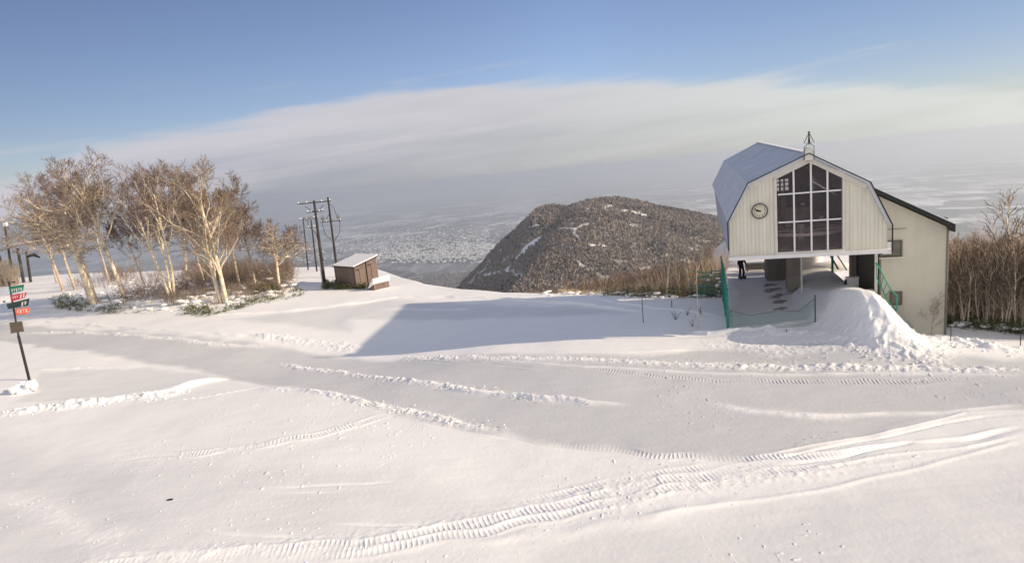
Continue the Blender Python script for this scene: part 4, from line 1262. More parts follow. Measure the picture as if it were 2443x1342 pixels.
# ------------------------------------------------------------------ stairs beside the annex (part of the station)
sp0 = gl(2086, 650, .2); 
mb = MB()
x0, z0_ = fp[6].x - .75, 2.1; x1, z1_ = fp[6].x + 1.0, .2
NST = 9
for k in range(NST):
    f_ = k / (NST - 1)
    mb.box((x0 + (x1 - x0) * f_, -.1 + .0 * f_, z0_ + (z1_ - z0_) * f_), (.28, 1.0, .06))
mb.bar((x0, -.62, z0_ - .05), (x1, -.62, z1_ - .05), .05, .22); mb.bar((x0, .42, z0_ - .05), (x1, .42, z1_ - .05), .05, .22)
sr_ = mb.build('staircase', MT['steel'], st)
def rail(pa, pb, q):
    """pixel pairs on plane q: top line / bottom line"""
    mb = MB()
    A, B = gl(*pa, q), gl(*pb, q)
    return A, B
mb = MB()
tA, tB, tC = gl(2090, 625, -.7), gl(2125, 690, -.7), gl(2140, 705, -.7)
bA, bB, bC = gl(2092, 662, -.7), gl(2112, 706, -.7), gl(2138, 742, -.7)
for a, c in ((tA, tB), (tB, tC), (tC, bC), (bA, bB), (bB, bC)): mb.tube([a, c], .035, 6)
for k in range(5):
    f_ = k / 4
    mb.tube([tA.lerp(tB, f_), bA.lerp(bB, f_)], .02, 6)
mb.build('handrail', MT['green'], sr_)
# ------------------------------------------------------------------ green net fences
def net_between(mb, top, bot, n, m_, r=.006):
    """string net between two polylines of equal length"""
    def lin(pl, t):
        k = t * (len(pl) - 1); i = min(len(pl) - 2, int(k)); return Vector(pl[i]).lerp(Vector(pl[i + 1]), k - i)
    for j in range(m_ + 1):
        f_ = j / m_
        mb.tube([lin(bot, k / n).lerp(lin(top, k / n), f_) for k in range(n + 1)], r * 1.4, 3, False)
    for k in range(n + 1):
        mb.tube([lin(bot, k / n), lin(top, k / n)], r, 3, False)
def W(p): return (Matrix.Translation((S0.x, S0.y, 0)) @ Matrix.Rotation(-A_ST, 4, 'Z')) @ p
# fence up the left side of the ramp
ft = [at_y(1737, 620 + 0, 35.6), at_y(1728, 612, 38.5), at_y(1715, 606, 45.0)]
bs = ground(1741, 788)
fen = empty('net_fence', bs)
def rel(p): return Vector(p) - bs
tops = [W(gl(1732, 676, .3)), W(gl(1727, 640, 3.5)), W(gl(1721, 611, 8.0))]
feet = [Vector((p.x, p.y, g0(p.x, p.y) - .1)) for p in tops]
for a, b_ in zip(feet, tops):
    mb = MB(); mb.tube([rel(a), rel(b_)], .055, 8); mb.build('post', MT['green'], fen)
mb = MB()
net_between(mb, [rel(p) for p in tops], [rel(p + Vector((0, 0, .15))) for p in feet], 46, 20, .017)
mb.build('net', MT['net'], fen)
mb = MB(); mb.tube([rel(p) for p in tops], .03, 6); mb.build('rail', MT['green'], fen)
tag(fen, 'green net fence on posts along the left side of the station ramp', 'fence')
# tall post at near corner
def pole_thing(name, u, v, vt, r, mat, label, cat, group=None, lean=0.0, vbase_shift=0):
    p = ground(u, v); o = empty(name, p)
    top = at_y(u + lean, vt, p.y)
    h = top.z - p.z
    mb = MB(); mb.tube([(0, 0, -.2), (0, 0, h)], [r, r * .85], 8); c = mb.build('shaft', mat, o)
    return o, h
o, h = pole_thing('fence_post', 1738, 788, 690, .05, MT['green'], '', '')
mb = MB(); mb.tube([(0, 0, h), (0, 0, h + .04)], .06, 8); mb.build('cap', MT['dark'], o)
tag(o, 'tall green corner post standing at the near left foot of the ramp', 'post')
# sagging net across the ramp foot with rope on top
p0, p1, p2, p3 = ground(1741, 787), ground(1850, 786), ground(1905, 782), ground(1945, 772)
base = p0.copy(); bar_ = empty('rope_barrier', base)
tp = [at_y(1741, 740, p0.y), at_y(1790, 752, (p0.y + p1.y) / 2), at_y(1850, 742, p1.y), at_y(1905, 742, p2.y), at_y(1942, 712, p3.y - .2)]
bt = [p0, p0.lerp(p1, .5), p1, p2, p3]
mb = MB()
mb.tube([p - base for p in tp], .022, 6); mb.build('rope', simple('blue_grey_rope', (.10, .14, .17), .7), bar_)
mb = MB(); net_between(mb, [p - base for p in tp], [p - base + Vector((0, 0, .05)) for p in bt], 60, 12, .004); mb.build('net', MT['net'], bar_)
mb = MB(); mb.tube([p3 - base - Vector((0, 0, .2)), tp[-1] - base + Vector((.06, 0, .2))], .03, 6); mb.build('post', MT['dark'], bar_)
tag(bar_, 'sagging green net with rope across the foot of the station ramp', 'barrier')
# loose green netting bundled left of the ramp
p = ground(1700, 712); nb = empty('net_bundle', p)
mb = MB(); random.seed(81)
for k in range(7):
    z = .3 + k * .28
    mb.tube([Vector((-1.1 + random.uniform(-.1, .1), .5, z + random.uniform(-.15, .15))), Vector((-.4, .4, z + random.uniform(-.2, .2))), Vector((.9, .3, z + random.uniform(-.1, .1)))], .035, 5)
for k in range(6):
    x = -1.0 + k * .36; mb.tube([Vector((x, .45, -.6)), Vector((x + random.uniform(-.1, .1), .4, 2.2))], .02, 5)
mb.build('netting', MT['net'], nb)
mb = MB()
for k in range(10): mb.blob((random.uniform(-1, .8), .35, .4 + random.uniform(0, 1.7)), random.uniform(.07, .13), sc=(1.8, 1, .6))
tag(mb.build('clinging_snow', MT['snow2'], nb), kind='stuff')
tag(nb, 'snow-flecked green netting heaped beside the ramp fence', 'netting')

# slim marker sticks
GS = 'slim marker poles on the snow'
for u, v, vt, r, mt, lb in ((1535, 769, 710, .025, 'dark', 'dark marker pole standing in the blue shadow left of the station'),
                            (1603, 733, 718, .03, 'dark', 'short dark stake on the bright snow strip'),
                            (1667, 784, 640, .022, 'bark', 'tall thin tan pole in front of the thicket by the station'),
                            (2268, 815, 778, .02, 'dark', 'thin leaning stake on the snow below the annex corner'),
                            (2434, 826, 795, .02, 'dark', 'thin stake on the snow at the right edge'),
                            (1877, 797, 786, .022, 'dark', 'stub of a stake in the rough snow below the ramp')):
    o, h = pole_thing('marker_pole', u, v, vt, r, MT[mt], lb, 'pole')
    mb = MB(); mb.tube([(0, 0, h), (0, 0, h + .03)], r * 1.1, 6); mb.build('tip', MT['dark'], o)
    tag(o, lb, 'pole', GS)
# little dry weeds in the shadow
random.seed(82)
for i, (u, v) in enumerate(((1640, 752), (1652, 778), (1612, 762), (1672, 748))):
    p = ground(u, v); mb = MB()
    for k in range(5):
        d = Vector((random.gauss(0, .35), random.gauss(0, .3), 1)).normalized(); l = random.uniform(.3, .75)
        mb.tube([(0, 0, -.05), d * l * .6, d * l + Vector((random.gauss(0, .08), 0, 0))], [.014, .01, .006], 4, False)
    o = mb.build('dry_weed', MT['wood_dark']); o.location = p
    tag(o, ('dry branching weed in the shadow beside the tan pole', 'dry weed nearest the station foot in the blue shadow', 'leftmost dry weed poking from the shaded snow', 'dry weed right of the tan pole')[i], 'weed', 'dry weeds in shaded snow')

# snow bank, bench, white box under the station
random.seed(83)
def world_at(u, v, q): return W(gl(u, v, q))
def heap(name, c, r, sc, label=None):
    mb = MB(); mb.blob((0, 0, 0), r, 18, 10, .06, sc); o = mb.build(name, MT['snow2'], None, True); o.location = c; o.rotation_euler = (0, 0, -A_ST); tag(o, kind='structure'); return o
c = world_at(1775, 640, 17.0); heap('snow_bank', Vector((c.x, c.y, g0(c.x, c.y) + .1)), 1.0, (2.6, 1.6, 1.9))
c = world_at(1800, 650, 14.0); heap('snow_bank', Vector((c.x, c.y, g0(c.x, c.y))), 1.0, (2.4, .8, .5))
c = world_at(1932, 635, 11.0); heap('snow_bank', Vector((c.x, c.y, g0(c.x, c.y) + .6)), 1.0, (.9, .8, 1.6))
c = world_at(1975, 648, 10.0); heap('snow_bank', Vector((c.x, c.y, g0(c.x, c.y))), .8, (1.8, .7, .5))
c = world_at(1803, 635, 12.0); g = g0(c.x, c.y)
rk = empty('plank_rack', (c.x, c.y, g), -A_ST)
mb = MB(); mb.box((0, 0, c.z - g), (1.5, .25, .5)); mb.build('panel', MT['concrete'], rk)
mb = MB(); mb.box((-.6, .06, (c.z - g) / 2 - .12), (.1, .1, c.z - g - .26)); mb.build('leg', MT['dark'], rk)
mb = MB(); mb.box((.6, .06, (c.z - g) / 2 - .12), (.1, .1, c.z - g - .26)); mb.build('leg', MT['dark'], rk)
mb = MB(); mb.box((0, 0, c.z - g + .30), (1.6, .3, .1)); mb.build('snow_cap', MT['snow2'], rk)
tag(rk, 'grey-brown board on legs with snow on top behind the skier', 'rack')
c = world_at(2033, 657, 3.5); g = g0(c.x, c.y)
bxo = empty('white_box', (c.x, c.y, g), -A_ST)
mb = MB(); mb.box((0, 0, .24), (.62, .4, .5)); mb.build('body', MT['white'], bxo)
mb = MB(); mb.box((0, 0, .515), (.68, .46, .05)); mb.build('lid', MT['snow2'], bxo)
mb = MB(); mb.box((-.36, 0, .2), (.06, .3, .4)); mb.build('side_panel', MT['dark'], bxo)
tag(bxo, 'small white box on the snow in front of the blue door', 'box')
# chair hanging under? none seen; snow drift lip left of building foot
c = world_at(1727, 603, .8)

# ------------------------------------------------------------------ person
random.seed(84)
def person():
    q = 8.5
    w = world_at(1769, 664, q)
    d = ray(1769, 664)
    p = ground(1769, 664)
    top_h = 1.74
    root = empty('person', p, R(12))
    J = {'pelvis': (0, 0, .92), 'spine': (.0, .01, 1.12), 'chest': (.0, -.02, 1.34), 'neck': (0, -.03, 1.50), 'head': (.0, -.05, 1.62),
         'hl': (-.10, 0, .88), 'kl': (-.13, -.08, .50), 'al': (-.12, .03, .12), 'tl': (-.13, -.12, .06),
         'hr': (.10, 0, .88), 'kr': (.14, -.10, .50), 'ar': (.16, .02, .12), 'tr': (.18, -.14, .06),
         'sl': (-.19, -.02, 1.40), 'el': (-.29, -.06, 1.14), 'wl': (-.25, -.22, .96),
         'sr': (.19, -.02, 1.40), 'er': (.30, -.05, 1.15), 'wr': (.26, -.22, .98)}
    E = [('pelvis', 'spine'), ('spine', 'chest'), ('chest', 'neck'), ('neck', 'head'), ('pelvis', 'hl'), ('hl', 'kl'), ('kl', 'al'), ('al', 'tl'), ('pelvis', 'hr'), ('hr', 'kr'), ('kr', 'ar'), ('ar', 'tr'),
         ('chest', 'sl'), ('sl', 'el'), ('el', 'wl'), ('chest', 'sr'), ('sr', 'er'), ('er', 'wr')]
    RD = dict(pelvis=.15, spine=.14, chest=.17, neck=.07, head=.10, hl=.11, kl=.085, al=.075, tl=.05, hr=.11, kr=.085, ar=.075, tr=.05, sl=.085, el=.065, wl=.045, sr=.085, er=.065, wr=.045)
    names = list(J); me = bpy.data.meshes.new('body')
    me.from_pydata([J[n_] for n_ in names], [(names.index(a), names.index(b_)) for a, b_ in E], [])
    ob = bpy.data.objects.new('body', me); col.objects.link(ob); ob.parent = root
    sk = ob.modifiers.new('skin', 'SKIN'); 
    if not me.skin_vertices: 
        bpy.context.view_layer.objects.active = ob
    for i, n_ in enumerate(names):
        me.skin_vertices[0].data[i].radius = (RD[n_], RD[n_]); me.skin_vertices[0].data[i].use_root = (n_ == 'pelvis')
    sb = ob.modifiers.new('sub', 'SUBSURF'); sb.levels = 2; sb.render_levels = 2
    me.materials.append(MT['cloth_black'])
    hx_, hy_, hz_ = J['head']
    mb = MB(); mb.blob((hx_, hy_, hz_ + .02), .115, 16, 12, 0, (.88, 1, 1.12)); hd = mb.build('head', MT['skin'], root, True)
    mb = MB(); mb.blob((hx_, hy_ - .115, hz_ + .0), .022, 8, 6, 0, (.8, 1, 1.3)); mb.build('nose', MT['skin'], hd, True)
    mb = MB(); mb.box((hx_, hy_ - .105, hz_ + .045), (.15, .05, .06)); mb.build('goggles', MT['dark'], hd)
    mb = MB(); mb.blob((hx_, hy_ + .015, hz_ + .07), .135, 16, 10, 0, (.92, 1, .85)); mb.build('helmet', MT['dark'], root, True)
    for s, a in ((-1, 'tl'), (1, 'tr')):
        x_, y_, z_ = J[a]; mb = MB(); mb.box((x_, y_ + .06, .10), (.12, .32, .20)); mb.build('boot', MT['dark'], root)
    for s, a in ((-1, 'wl'), (1, 'wr')):
        wv = Vector(J[a]); mb = MB(); mb.blob(wv + Vector((0, -.05, -.03)), .05, 8, 6, 0, (.6, 1, .9))
        for k in range(4): mb.tube([wv + Vector((s * .0 + (-.03 + k * .02), -.08, -.03)), wv + Vector((-.03 + k * .02, -.13 + abs(k - 1.5) * .008, -.05)), wv + Vector((-.03 + k * .02, -.12, -.09))], [.013, .012, .009], 6)
        mb.tube([wv + Vector((-s * .03, -.04, -.02)), wv + Vector((-s * .055, -.09, -.04))], [.014, .011], 6)
        mb.build('glove', MT['dark'], root)
    tag(root, 'person in black ski clothes standing on the snow ramp under the station', 'person')
person()

# ------------------------------------------------------------------ huts
def hut(u, v, uw, vtop, wx, dy, hgt, rz, label, base=None, slope=.34, vents=True):
    p = base or ground(u, v)
    o = empty('utility_hut', p, rz)
    mb = MB()  # body: x right (door side normal +x), front toward -y
    zf_, zbk = hgt, hgt + slope
    mb.prism([Vector((0, 0, -.3)), Vector((0, 0, zf_)), Vector((0, dy, zbk)), Vector((0, dy, -.3))], (wx, 0, 0))
    mb.build('wall', MT['hutwall'], o)
    mb = MB(); ov = .16
    mb.prism([Vector((-ov, -ov, zf_ - .02)), Vector((-ov, -ov, zf_ + .1)), Vector((-ov, dy + ov, zbk + .14)), Vector((-ov, dy + ov, zbk + .02))], (wx + 2 * ov, 0, 0))
    rf_ = mb.build('roof', MT['hutdark'], o)
    mb = MB()
    mb.prism([Vector((-ov + .02, -ov + .02, zf_ + .104)), Vector((-ov + .02, -ov + .02, zf_ + .19)), Vector((-ov + .02, dy + ov, zbk + .26)), Vector((-ov + .02, dy + ov, zbk + .144))], (wx + 2 * ov - .04, 0, 0))
    mb.build('roof_snow', MT['snow2'], rf_)
    mb = MB(); mb.box((wx + .02, dy * .62, hgt * .45), (.05, dy * .42, hgt * .82)); dr = mb.build('door', simple('hut_door', (.18, .125, .105), .7), o)
    mb = MB(); mb.box((wx + .06, dy * .45, hgt * .45), (.05, .05, .16)); mb.build('handle', MT['steel'], dr)
    mb = MB()
    for k in range(3): mb.box((wx + .012, dy * (.15 + .12 * k), hgt * .86), (.03, dy * .07, .16))
    mb.build('vent', MT['dark'], o)
    for x in (0.02, wx - .02):
        mb = MB(); mb.box((x, -.015, hgt * .5 - .1), (.08, .05, hgt + .1)); mb.build('corner_trim', MT['hutdark'], o)
    tag(o, label, 'hut', 'brown utility huts'); return o
pA = ground(858, 688); pB = ground(804, 681)
hutdir = math.atan2(pA.y - pB.y, pA.x - pB.x)
hw_ = (pA - pB).length * .95
hh_ = hpx(840, 688, 636)
rzh = hutdir
hut(806, 681, 0, 0, hw_, 1.35, hh_ * .92, rzh - R(3), 'nearer lower brown hut with snow-dusted lean-to roof', base=pB)
off = Matrix.Rotation(rzh, 3, 'Z') @ Vector((.12, 1.45, 0))
pB2 = pB + off; pB2.z = g0(pB2.x, pB2.y)
hut(0, 0, 0, 0, hw_, 1.3, hh_ * 1.08, rzh - R(3), 'farther taller brown hut behind, with a thick snow cap', base=pB2)
# snow covered slab leaning by the hut
p = ground(880, 690); sl = empty('snow_slab', p, rzh)
mb = MB(); mb.prism([Vector((-.5, 0, -.1)), Vector((.9, 0, -.1)), Vector((.9, 0, .55)), Vector((.1, 0, .12))], (0, 1.9, 0)); mb.build('board', MT['hutwall'], sl)
mb = MB(); mb.prism([Vector((-.9, -.15, -.05)), Vector((.1, -.15, .18)), Vector((1.0, -.15, 1.15)), Vector((1.15, -.15, 1.05)), Vector((1.0, -.15, .62)), Vector((.2, -.15, .14))], (0, 2.1, 0)); mb.build('snow_cover', MT['snow2'], sl)
tag(sl, 'snow-covered board sloping against the side of the brown hut', 'board')

# ------------------------------------------------------------------ utility poles
GP = 'utility poles beside the hut'
def upole(u, v, vt, ubot_top_dx, r, label, arms=(), extras=None, back=0):
    p = ground(u, v)
    if back:
        d = Vector((p.x, p.y, 0)).normalized(); p = p + d * back; p.z = g0(p.x, p.y)
    o = empty('utility_pole', p)
    top = at_y(u - ubot_top_dx, vt, p.y)
    tv = top - p
    mb = MB(); mb.tube([Vector((0, 0, -.4)), tv], [r, r * .7], 10); mb.build('pole', MT['wood_dark'], o)
    for f, hw2, th_ in arms:
        c = tv * f
        mb = MB(); mb.bar(c + Vector((-hw2, 0, 0)), c + Vector((hw2, .0, .02)), th_, th_); cr2 = mb.build('crossarm', MT['wood_dark'], o)
        mb = MB()
        for x in (-hw2 + .1, -hw2 * .45, hw2 * .45, hw2 - .1):
            mb.tube([c + Vector((x, 0, .03)), c + Vector((x, 0, .14)), c + Vector((x, 0, .24))], [.035, .06, .03], 8)
        mb.build('insulator', MT['white'], cr2)
    if extras: extras(o, tv)
    tag(o, label, 'utility pole', GP); return o, p, tv
def exA(o, tv):
    mb = MB(); c = tv * .93
    mb.bar(c + Vector((1.0, 0, .1)), tv * .86, .05); mb.bar(c + Vector((-1.0, 0, .1)), tv * .86, .05); mb.build('brace', MT['wood_dark'], o)
    mb = MB(); c = tv * .80
    for k in range(3): mb.box(c + Vector((-.55 - k * .32, 0, .05)), (.2, .2, .3))
    mb.box(c + Vector((-.8, 0, -.12)), (1.3, .12, .08)); mb.build('switchgear', MT['steel'], o)
    mb = MB(); mb.tube([Vector((-.22, 0, -.2)), tv * .62 + Vector((-.26, 0, 0))], .07, 8); mb.build('conduit', MT['fascia'], o)
    mb = MB()
    mb.tube([tv * .8 + Vector((-1.0, 0, -.1)), tv * .7 + Vector((-.8, 0, 0)), tv * .62 + Vector((-.2, 0, 0)), tv * .3 + Vector((.2, 0, 0))], .03, 6); mb.build('cable', MT['dark'], o)
def exB(o, tv):
    mb = MB()
    for s in (-1, 1):
        c0 = tv * .78 + Vector((s * .9, 0, 0)); mb.tube([c0, tv * .66 + Vector((s * 1.0, 0, 0)), tv * .54 + Vector((s * .8, 0, 0)), tv * .47 + Vector((s * .2, 0, 0))], .03, 6)
    mb.tube([tv * .93, tv * .86 + Vector((.5, 0, .1)), tv * .76 + Vector((.75, 0, 0))], .03, 6)
    mb.tube([tv * .8 + Vector((0, 0, 0)), tv * .7 + Vector((-.7, 0, 0))], .03, 6)
    mb.build('cable', MT['dark'], o)
    mb = MB()
    for s in (-1.0, -.75, .75, 1.0): mb.box(tv * .74 + Vector((s, 0, 0)), (.18, .18, .32))
    mb.build('switchgear', MT['steel'], o)
upole(775, 682, 478, 26, .17, 'thick dark pole with long crossarm and pale conduit, nearest the camera', [(.975, 1.75, .10), (.87, .9, .08)], exA)
upole(806, 660, 470, 24, .14, 'dark pole rising behind the brown hut with looping cables', [(.70, 1.2, .08)], exB, back=0)
upole(735, 645, 520, 12, .09, 'thin plain dark pole, leftmost by the hut', [(.97, .5, .05)])
upole(756, 648, 515, 15, .10, 'thin dark pole half hidden behind the thick one', [(.96, .9, .06), (.80, .5, .05)])

# ------------------------------------------------------------------ structure at the left edge (lift platform in the distance)
lp_ = empty('lift_platform', ground(30, 676))
b0 = lp_.location.copy()
Y0 = b0.y
def lr(u, v, dy=0): return at_y(u, v, Y0 + dy) - b0
for (u0, v0, u1, v1, r) in ((32, 676, 10, 530, .20), (56, 674, 42, 592, .24), (72, 672, 63, 600, .22), (20, 676, -5, 600, .2)):
    a = lr(u0, v0); t_ = lr(u1, v1); mb = MB(); mb.tube([a + Vector((0, 0, -1)), t_], [r, r * .8], 8); mb.build('post', MT['wood_dark'], lp_)
mb = MB(); a, c = lr(-60, 612), lr(76, 576); mb.bar(a, c, 2.0, .28); mb.bar(lr(30, 600), lr(76, 608), .3, .25); mb.build('deck', MT['steel'], lp_)
mb = MB(); 
for dv in (22, 11): mb.tube([lr(-60, 612 - dv - 4), lr(70, 577 - dv)], .05, 6)
for k in range(7):
    f_ = k / 6; mb.tube([lr(-60, 610).lerp(lr(70, 577), f_), lr(-60, 586).lerp(lr(70, 555), f_)], .045, 6)
mb.build('railing', MT['steel'], lp_)
mb = MB(); mb.box(lr(13, 535), (.5, .5, .6)); mb.build('lamp', MT['white'], lp_)
mb = MB(); mb.tube([lr(64, 612), lr(80, 607), lr(95, 614)], [.2, .3, .12], 6); mb.build('bracket', MT['dark'], lp_)
tag(lp_, 'distant railed lift platform on dark posts at the left edge', 'platform')
random.seed(90)
brush('far_left_brush', px_spots(900, [(-60, 690), (-60, 672), (45, 672), (45, 682)], lambda u, v: random.uniform(2, 4.5)), MT['bark_grey'], 'grey-brown brush under the railed platform at the left edge', rad=.03)

# ------------------------------------------------------------------ sign post
sb = ground(70, 905)
sg = empty('trail_sign', sb)
SY = sb.y
def sr2(u, v, dy=0): return at_y(u, v, SY + dy) - sb
topv_ = sr2(21, 672); 
mb = MB(); mid = sr2(44, 800)
mb.tube([Vector((0, 0, -.3)), mid], [.085, .08], 10); mb.tube([mid, topv_], [.055, .05], 10); mb.build('pole', MT['dark'], sg)
def board(pts, mat, marks=(), name='sign_board', dy=-.07, label=None):
    q = [sr2(u, v, dy) for u, v in pts]
    mb = MB(); mb.prism(q, (0, .035, 0)); o = mb.build(name, mat, sg)
    if label: o['label'] = label
    if marks:
        # small pale strokes standing for the lettering rows, laid on the board face
        mb = MB()
        for (fu0, fv0, fu1, fv1, n_) in marks:
            A = q[0].lerp(q[1], fu0).lerp(q[3].lerp(q[2], fu0), fv0); Bp = q[0].lerp(q[1], fu1).lerp(q[3].lerp(q[2], fu1), fv0)
            C_ = q[0].lerp(q[1], fu0).lerp(q[3].lerp(q[2], fu0), fv1)
            hgt = (A - C_).length
            for k in range(n_):
                f0, f1 = (k + .12) / n_, (k + .80) / n_
                a0, a1 = A.lerp(Bp, f0), A.lerp(Bp, f1); dn = (C_ - A)
                w_ = hgt * .16
                y_ = Vector((0, -.006, 0))
                j = random.random()
                mb.bar(a0 + y_, a1 + y_, .004, w_, up=(0, 0, 1)); 
                if j > .3: mb.bar(a0 + dn * .5 + y_, a1 + dn * .5 + y_, .004, w_, up=(0, 0, 1))
                mb.bar(a0.lerp(a1, .5) + y_ * 1.6, a0.lerp(a1, .5) + dn + y_ * 1.6, w_ , .004, up=(0, 1, 0))
                if j > .55: mb.bar(a0 + dn + y_, a1 + dn + y_, .004, w_, up=(0, 0, 1))
        mb.build('lettering', MT['white'], o)
    return o
random.seed(91)
board([(22, 684), (57, 678), (54, 694), (25, 700)], MT['s_green'], [(.08, .45, .92, .85, 5)], label='green top board with white lettering')
board([(24, 704), (64, 697), (58, 711), (29, 718)], MT['s_red'], [(.58, .2, .95, .8, 2), (.08, .3, .5, .6, 3)], label='red second board')
board([(15, 725), (70, 711), (66, 729), (19, 737)], MT['s_dark'], [(.65, .35, .93, .85, 2)], label='dark third board crossing the pole')
board([(35, 737), (70, 732), (67, 748), (38, 752)], MT['s_orange'], [(.1, .25, .9, .7, 4)], label='orange lowest arrow board')
board([(22, 769), (52, 766), (57, 790), (26, 795)], MT['s_brown'], [], label='brown square notice board')
mbx = board([(-75, 728), (24, 705), (24, 718), (-75, 748)], MT['white'], [], label='white board pointing left')
mb = MB()
for k in range(6):
    c = sr2(-60 + k * 14, 736 - k * 3.4 , -.085); mb.box(c, (.09, .006, .12)); mb.box(c + Vector((.0, -.004, .0)), (.16, .004, .03))
mb.build('lettering', MT['s_dark'], mbx)
mb = MB(); mb.box(sr2(29, 673), (.26, .05, .05)); mb.box(sr2(34, 672), (.1, .06, .09)); mb.build('bracket', MT['dark'], sg)
tag(sg, 'leaning-looking dark signpost with coloured direction boards at the left edge', 'sign')
# lump of snow at its foot
c = ground(58, 932); random.seed(92)
mb = MB()
for k in range(26): mb.blob((random.gauss(0, .32), random.gauss(0, .25), random.uniform(0, .5) * (1 - k / 60)), random.uniform(.10, .26), 8, 6, .28)
mb.blob((0, 0, 0), .48, 12, 8, .18, (1.1, 1, .7))
o = mb.build('snow_lump', MT['snow2']); o.location = c
tag(o, 'knobbly lump of snow at the foot of the signpost', 'snow lump')
# small dark scrap in the foreground
c = ground(406, 1193); mb = MB(); mb.prism([Vector((-.09, -.03, .0)), Vector((.08, -.045, .0)), Vector((.10, .03, .0)), Vector((.02, .05, 0)), Vector((-.10, .04, .0))], (0, 0, .05))
o = mb.build('dark_scrap', MT['dark']); o.location = c + Vector((0, 0, .0)); o.rotation_euler = (R(14), 0, R(10))
tag(o, 'small dark scrap lying on the smooth foreground snow', 'debris')

# loose clods thrown up by the groomer
def clods():
    mb = MB(); random.seed(93)
    for pl, n_, sp_, s in ((FEAT[0][3], 420, .35, .07), (FEAT[7][3], 120, .22, .05), (FEAT[9][3], 420, .25, .045), (FEAT[12][3], 160, .2, .045), (FEAT[14][3], 80, .2, .035),
                           (FEAT[37][3], 420, .7, .07), (FEAT[39][3], 70, .8, .05), (FEAT[40][3], 200, .5, .07), ([(1700, 812), (2000, 815), (2150, 840)], 160, .8, .05), ([(0, 1175), (150, 1230), (420, 1330)], 60, .9, .022),
                           ([(1500, 960), (1900, 1010), (1950, 1030)], 30, 1.0, .03), ([(1200, 1240), (1500, 1165), (1800, 1130)], 90, .6, .03)):
        w = [ground(u, v) for u, v in pl]
        for _ in range(n_):
            k = random.random() * (len(w) - 1); i = int(k); p = w[i].lerp(w[min(i + 1, len(w) - 1)], k - i)
            x, y = p.x + random.gauss(0, sp_), p.y + random.gauss(0, sp_)
            r_ = s * .62 * random.uniform(.5, 1.5)
            mb.blob((x, y, g0(x, y) + r_ * .35 + .03), r_, 6, 4, .3, (1, 1, .8))
    o = mb.build('snow_clods', MT['snow2']); tag(o, 'loose clods and crumbs of snow thrown up beside the tracks', 'snow clods', kind='stuff')
clods()

# ------------------------------------------------------------------ haze
m = bpy.data.materials.new('valley_haze'); m.use_nodes = True; nt = m.node_tree; nt.nodes.clear()
out = nt.nodes.new('ShaderNodeOutputMaterial'); pv = nt.nodes.new('ShaderNodeVolumePrincipled')
pv.inputs['Color'].default_value = (.84, .90, .96, 1); pv.inputs['Density'].default_value = 1.12e-4; pv.inputs['Anisotropy'].default_value = .45
nt.links.new(pv.outputs[0], out.inputs['Volume'])
mb = MB(); mb.box((0, 0, -960 + (960 + 26) / 2), (150000, 150000, 986))
hz = mb.build('haze', m); tag(hz, 'pale haze filling the valley air', 'haze', kind='stuff')

# ------------------------------------------------------------------ light
SUN_AZ = math.atan2(.97, -.243)     # direction towards the sun, measured from +Y to +X
SUN_EL = R(20.5)
sd = Vector((math.sin(SUN_AZ) * math.cos(SUN_EL), math.cos(SUN_AZ) * math.cos(SUN_EL), math.sin(SUN_EL)))
ld = bpy.data.lights.new('sun', 'SUN'); ld.energy = 3.25; ld.angle = R(.5); ld.color = (1.0, .825, .60)
lo = bpy.data.objects.new('sun', ld); col.objects.link(lo)
lo.rotation_euler = sd.to_track_quat('Z', 'Y').to_euler()

w = bpy.data.worlds.new('World'); scene.world = w; w.use_nodes = True
nt = w.node_tree; L = nt.links; nt.nodes.clear()
out = nt.nodes.new('ShaderNodeOutputWorld'); bg = nt.nodes.new('ShaderNodeBackground')
sky = nt.nodes.new('ShaderNodeTexSky'); sky.sky_type = 'NISHITA'; sky.sun_disc = False
sky.sun_elevation = SUN_EL; sky.sun_rotation = SUN_AZ; sky.altitude = 1000; sky.air_density = 1.0; sky.dust_density = .6; sky.ozone_density = 2.0
STR = .10
tc = nt.nodes.new('ShaderNodeTexCoord')
sp = nt.nodes.new('ShaderNodeSeparateXYZ'); L.new(tc.outputs['Generated'], sp.inputs[0])
def mth(op, a, b_=None, c_=None, clamp=False):
    q = nt.nodes.new('ShaderNodeMath'); q.operation = op; q.use_clamp = clamp
    for i, k in enumerate((a, b_, c_)):
        if k is None: continue
        if isinstance(k, (int, float)): q.inputs[i].default_value = k
        else: L.new(k, q.inputs[i])
    return q.outputs[0]
elv = mth('ARCSINE', sp.outputs[2]); azm = mth('ARCTAN2', sp.outputs[0], sp.outputs[1])
an = mth('MULTIPLY_ADD', azm, 1 / (2 * R(50)), .5, clamp=True)
# upper limit of the cloud bank, by compass direction
ramp = nt.nodes.new('ShaderNodeValToRGB'); ramp.color_ramp.interpolation = 'B_SPLINE'
edge_px = [(-300, 520), (50, 470), (200, 385), (420, 325), (650, 285), (950, 225), (1300, 210), (1700, 185), (2100, 215), (2443, 260)]
els = ramp.color_ramp.elements
pts_ = []
for u, v in edge_px:
    a, e_ = azel(u, v); pts_.append((min(1, max(0, a / (2 * R(50)) + .5)), max(0, e_ / .5)))
els[0].position = pts_[0][0]; els[0].color = (pts_[0][1],) * 3 + (1,)
els[1].position = pts_[-1][0]; els[1].color = (pts_[-1][1],) * 3 + (1,)
for a, e_ in pts_[1:-1]:
    q = els.new(a); q.color = (e_, e_, e_, 1)
L.new(an, ramp.inputs['Fac'])
cmb = nt.nodes.new('ShaderNodeCombineXYZ'); L.new(mth('MULTIPLY_ADD', azm, 1.0, mth('MULTIPLY', elv, .5)), cmb.inputs[0]); L.new(mth('MULTIPLY', elv, 4.5), cmb.inputs[1])
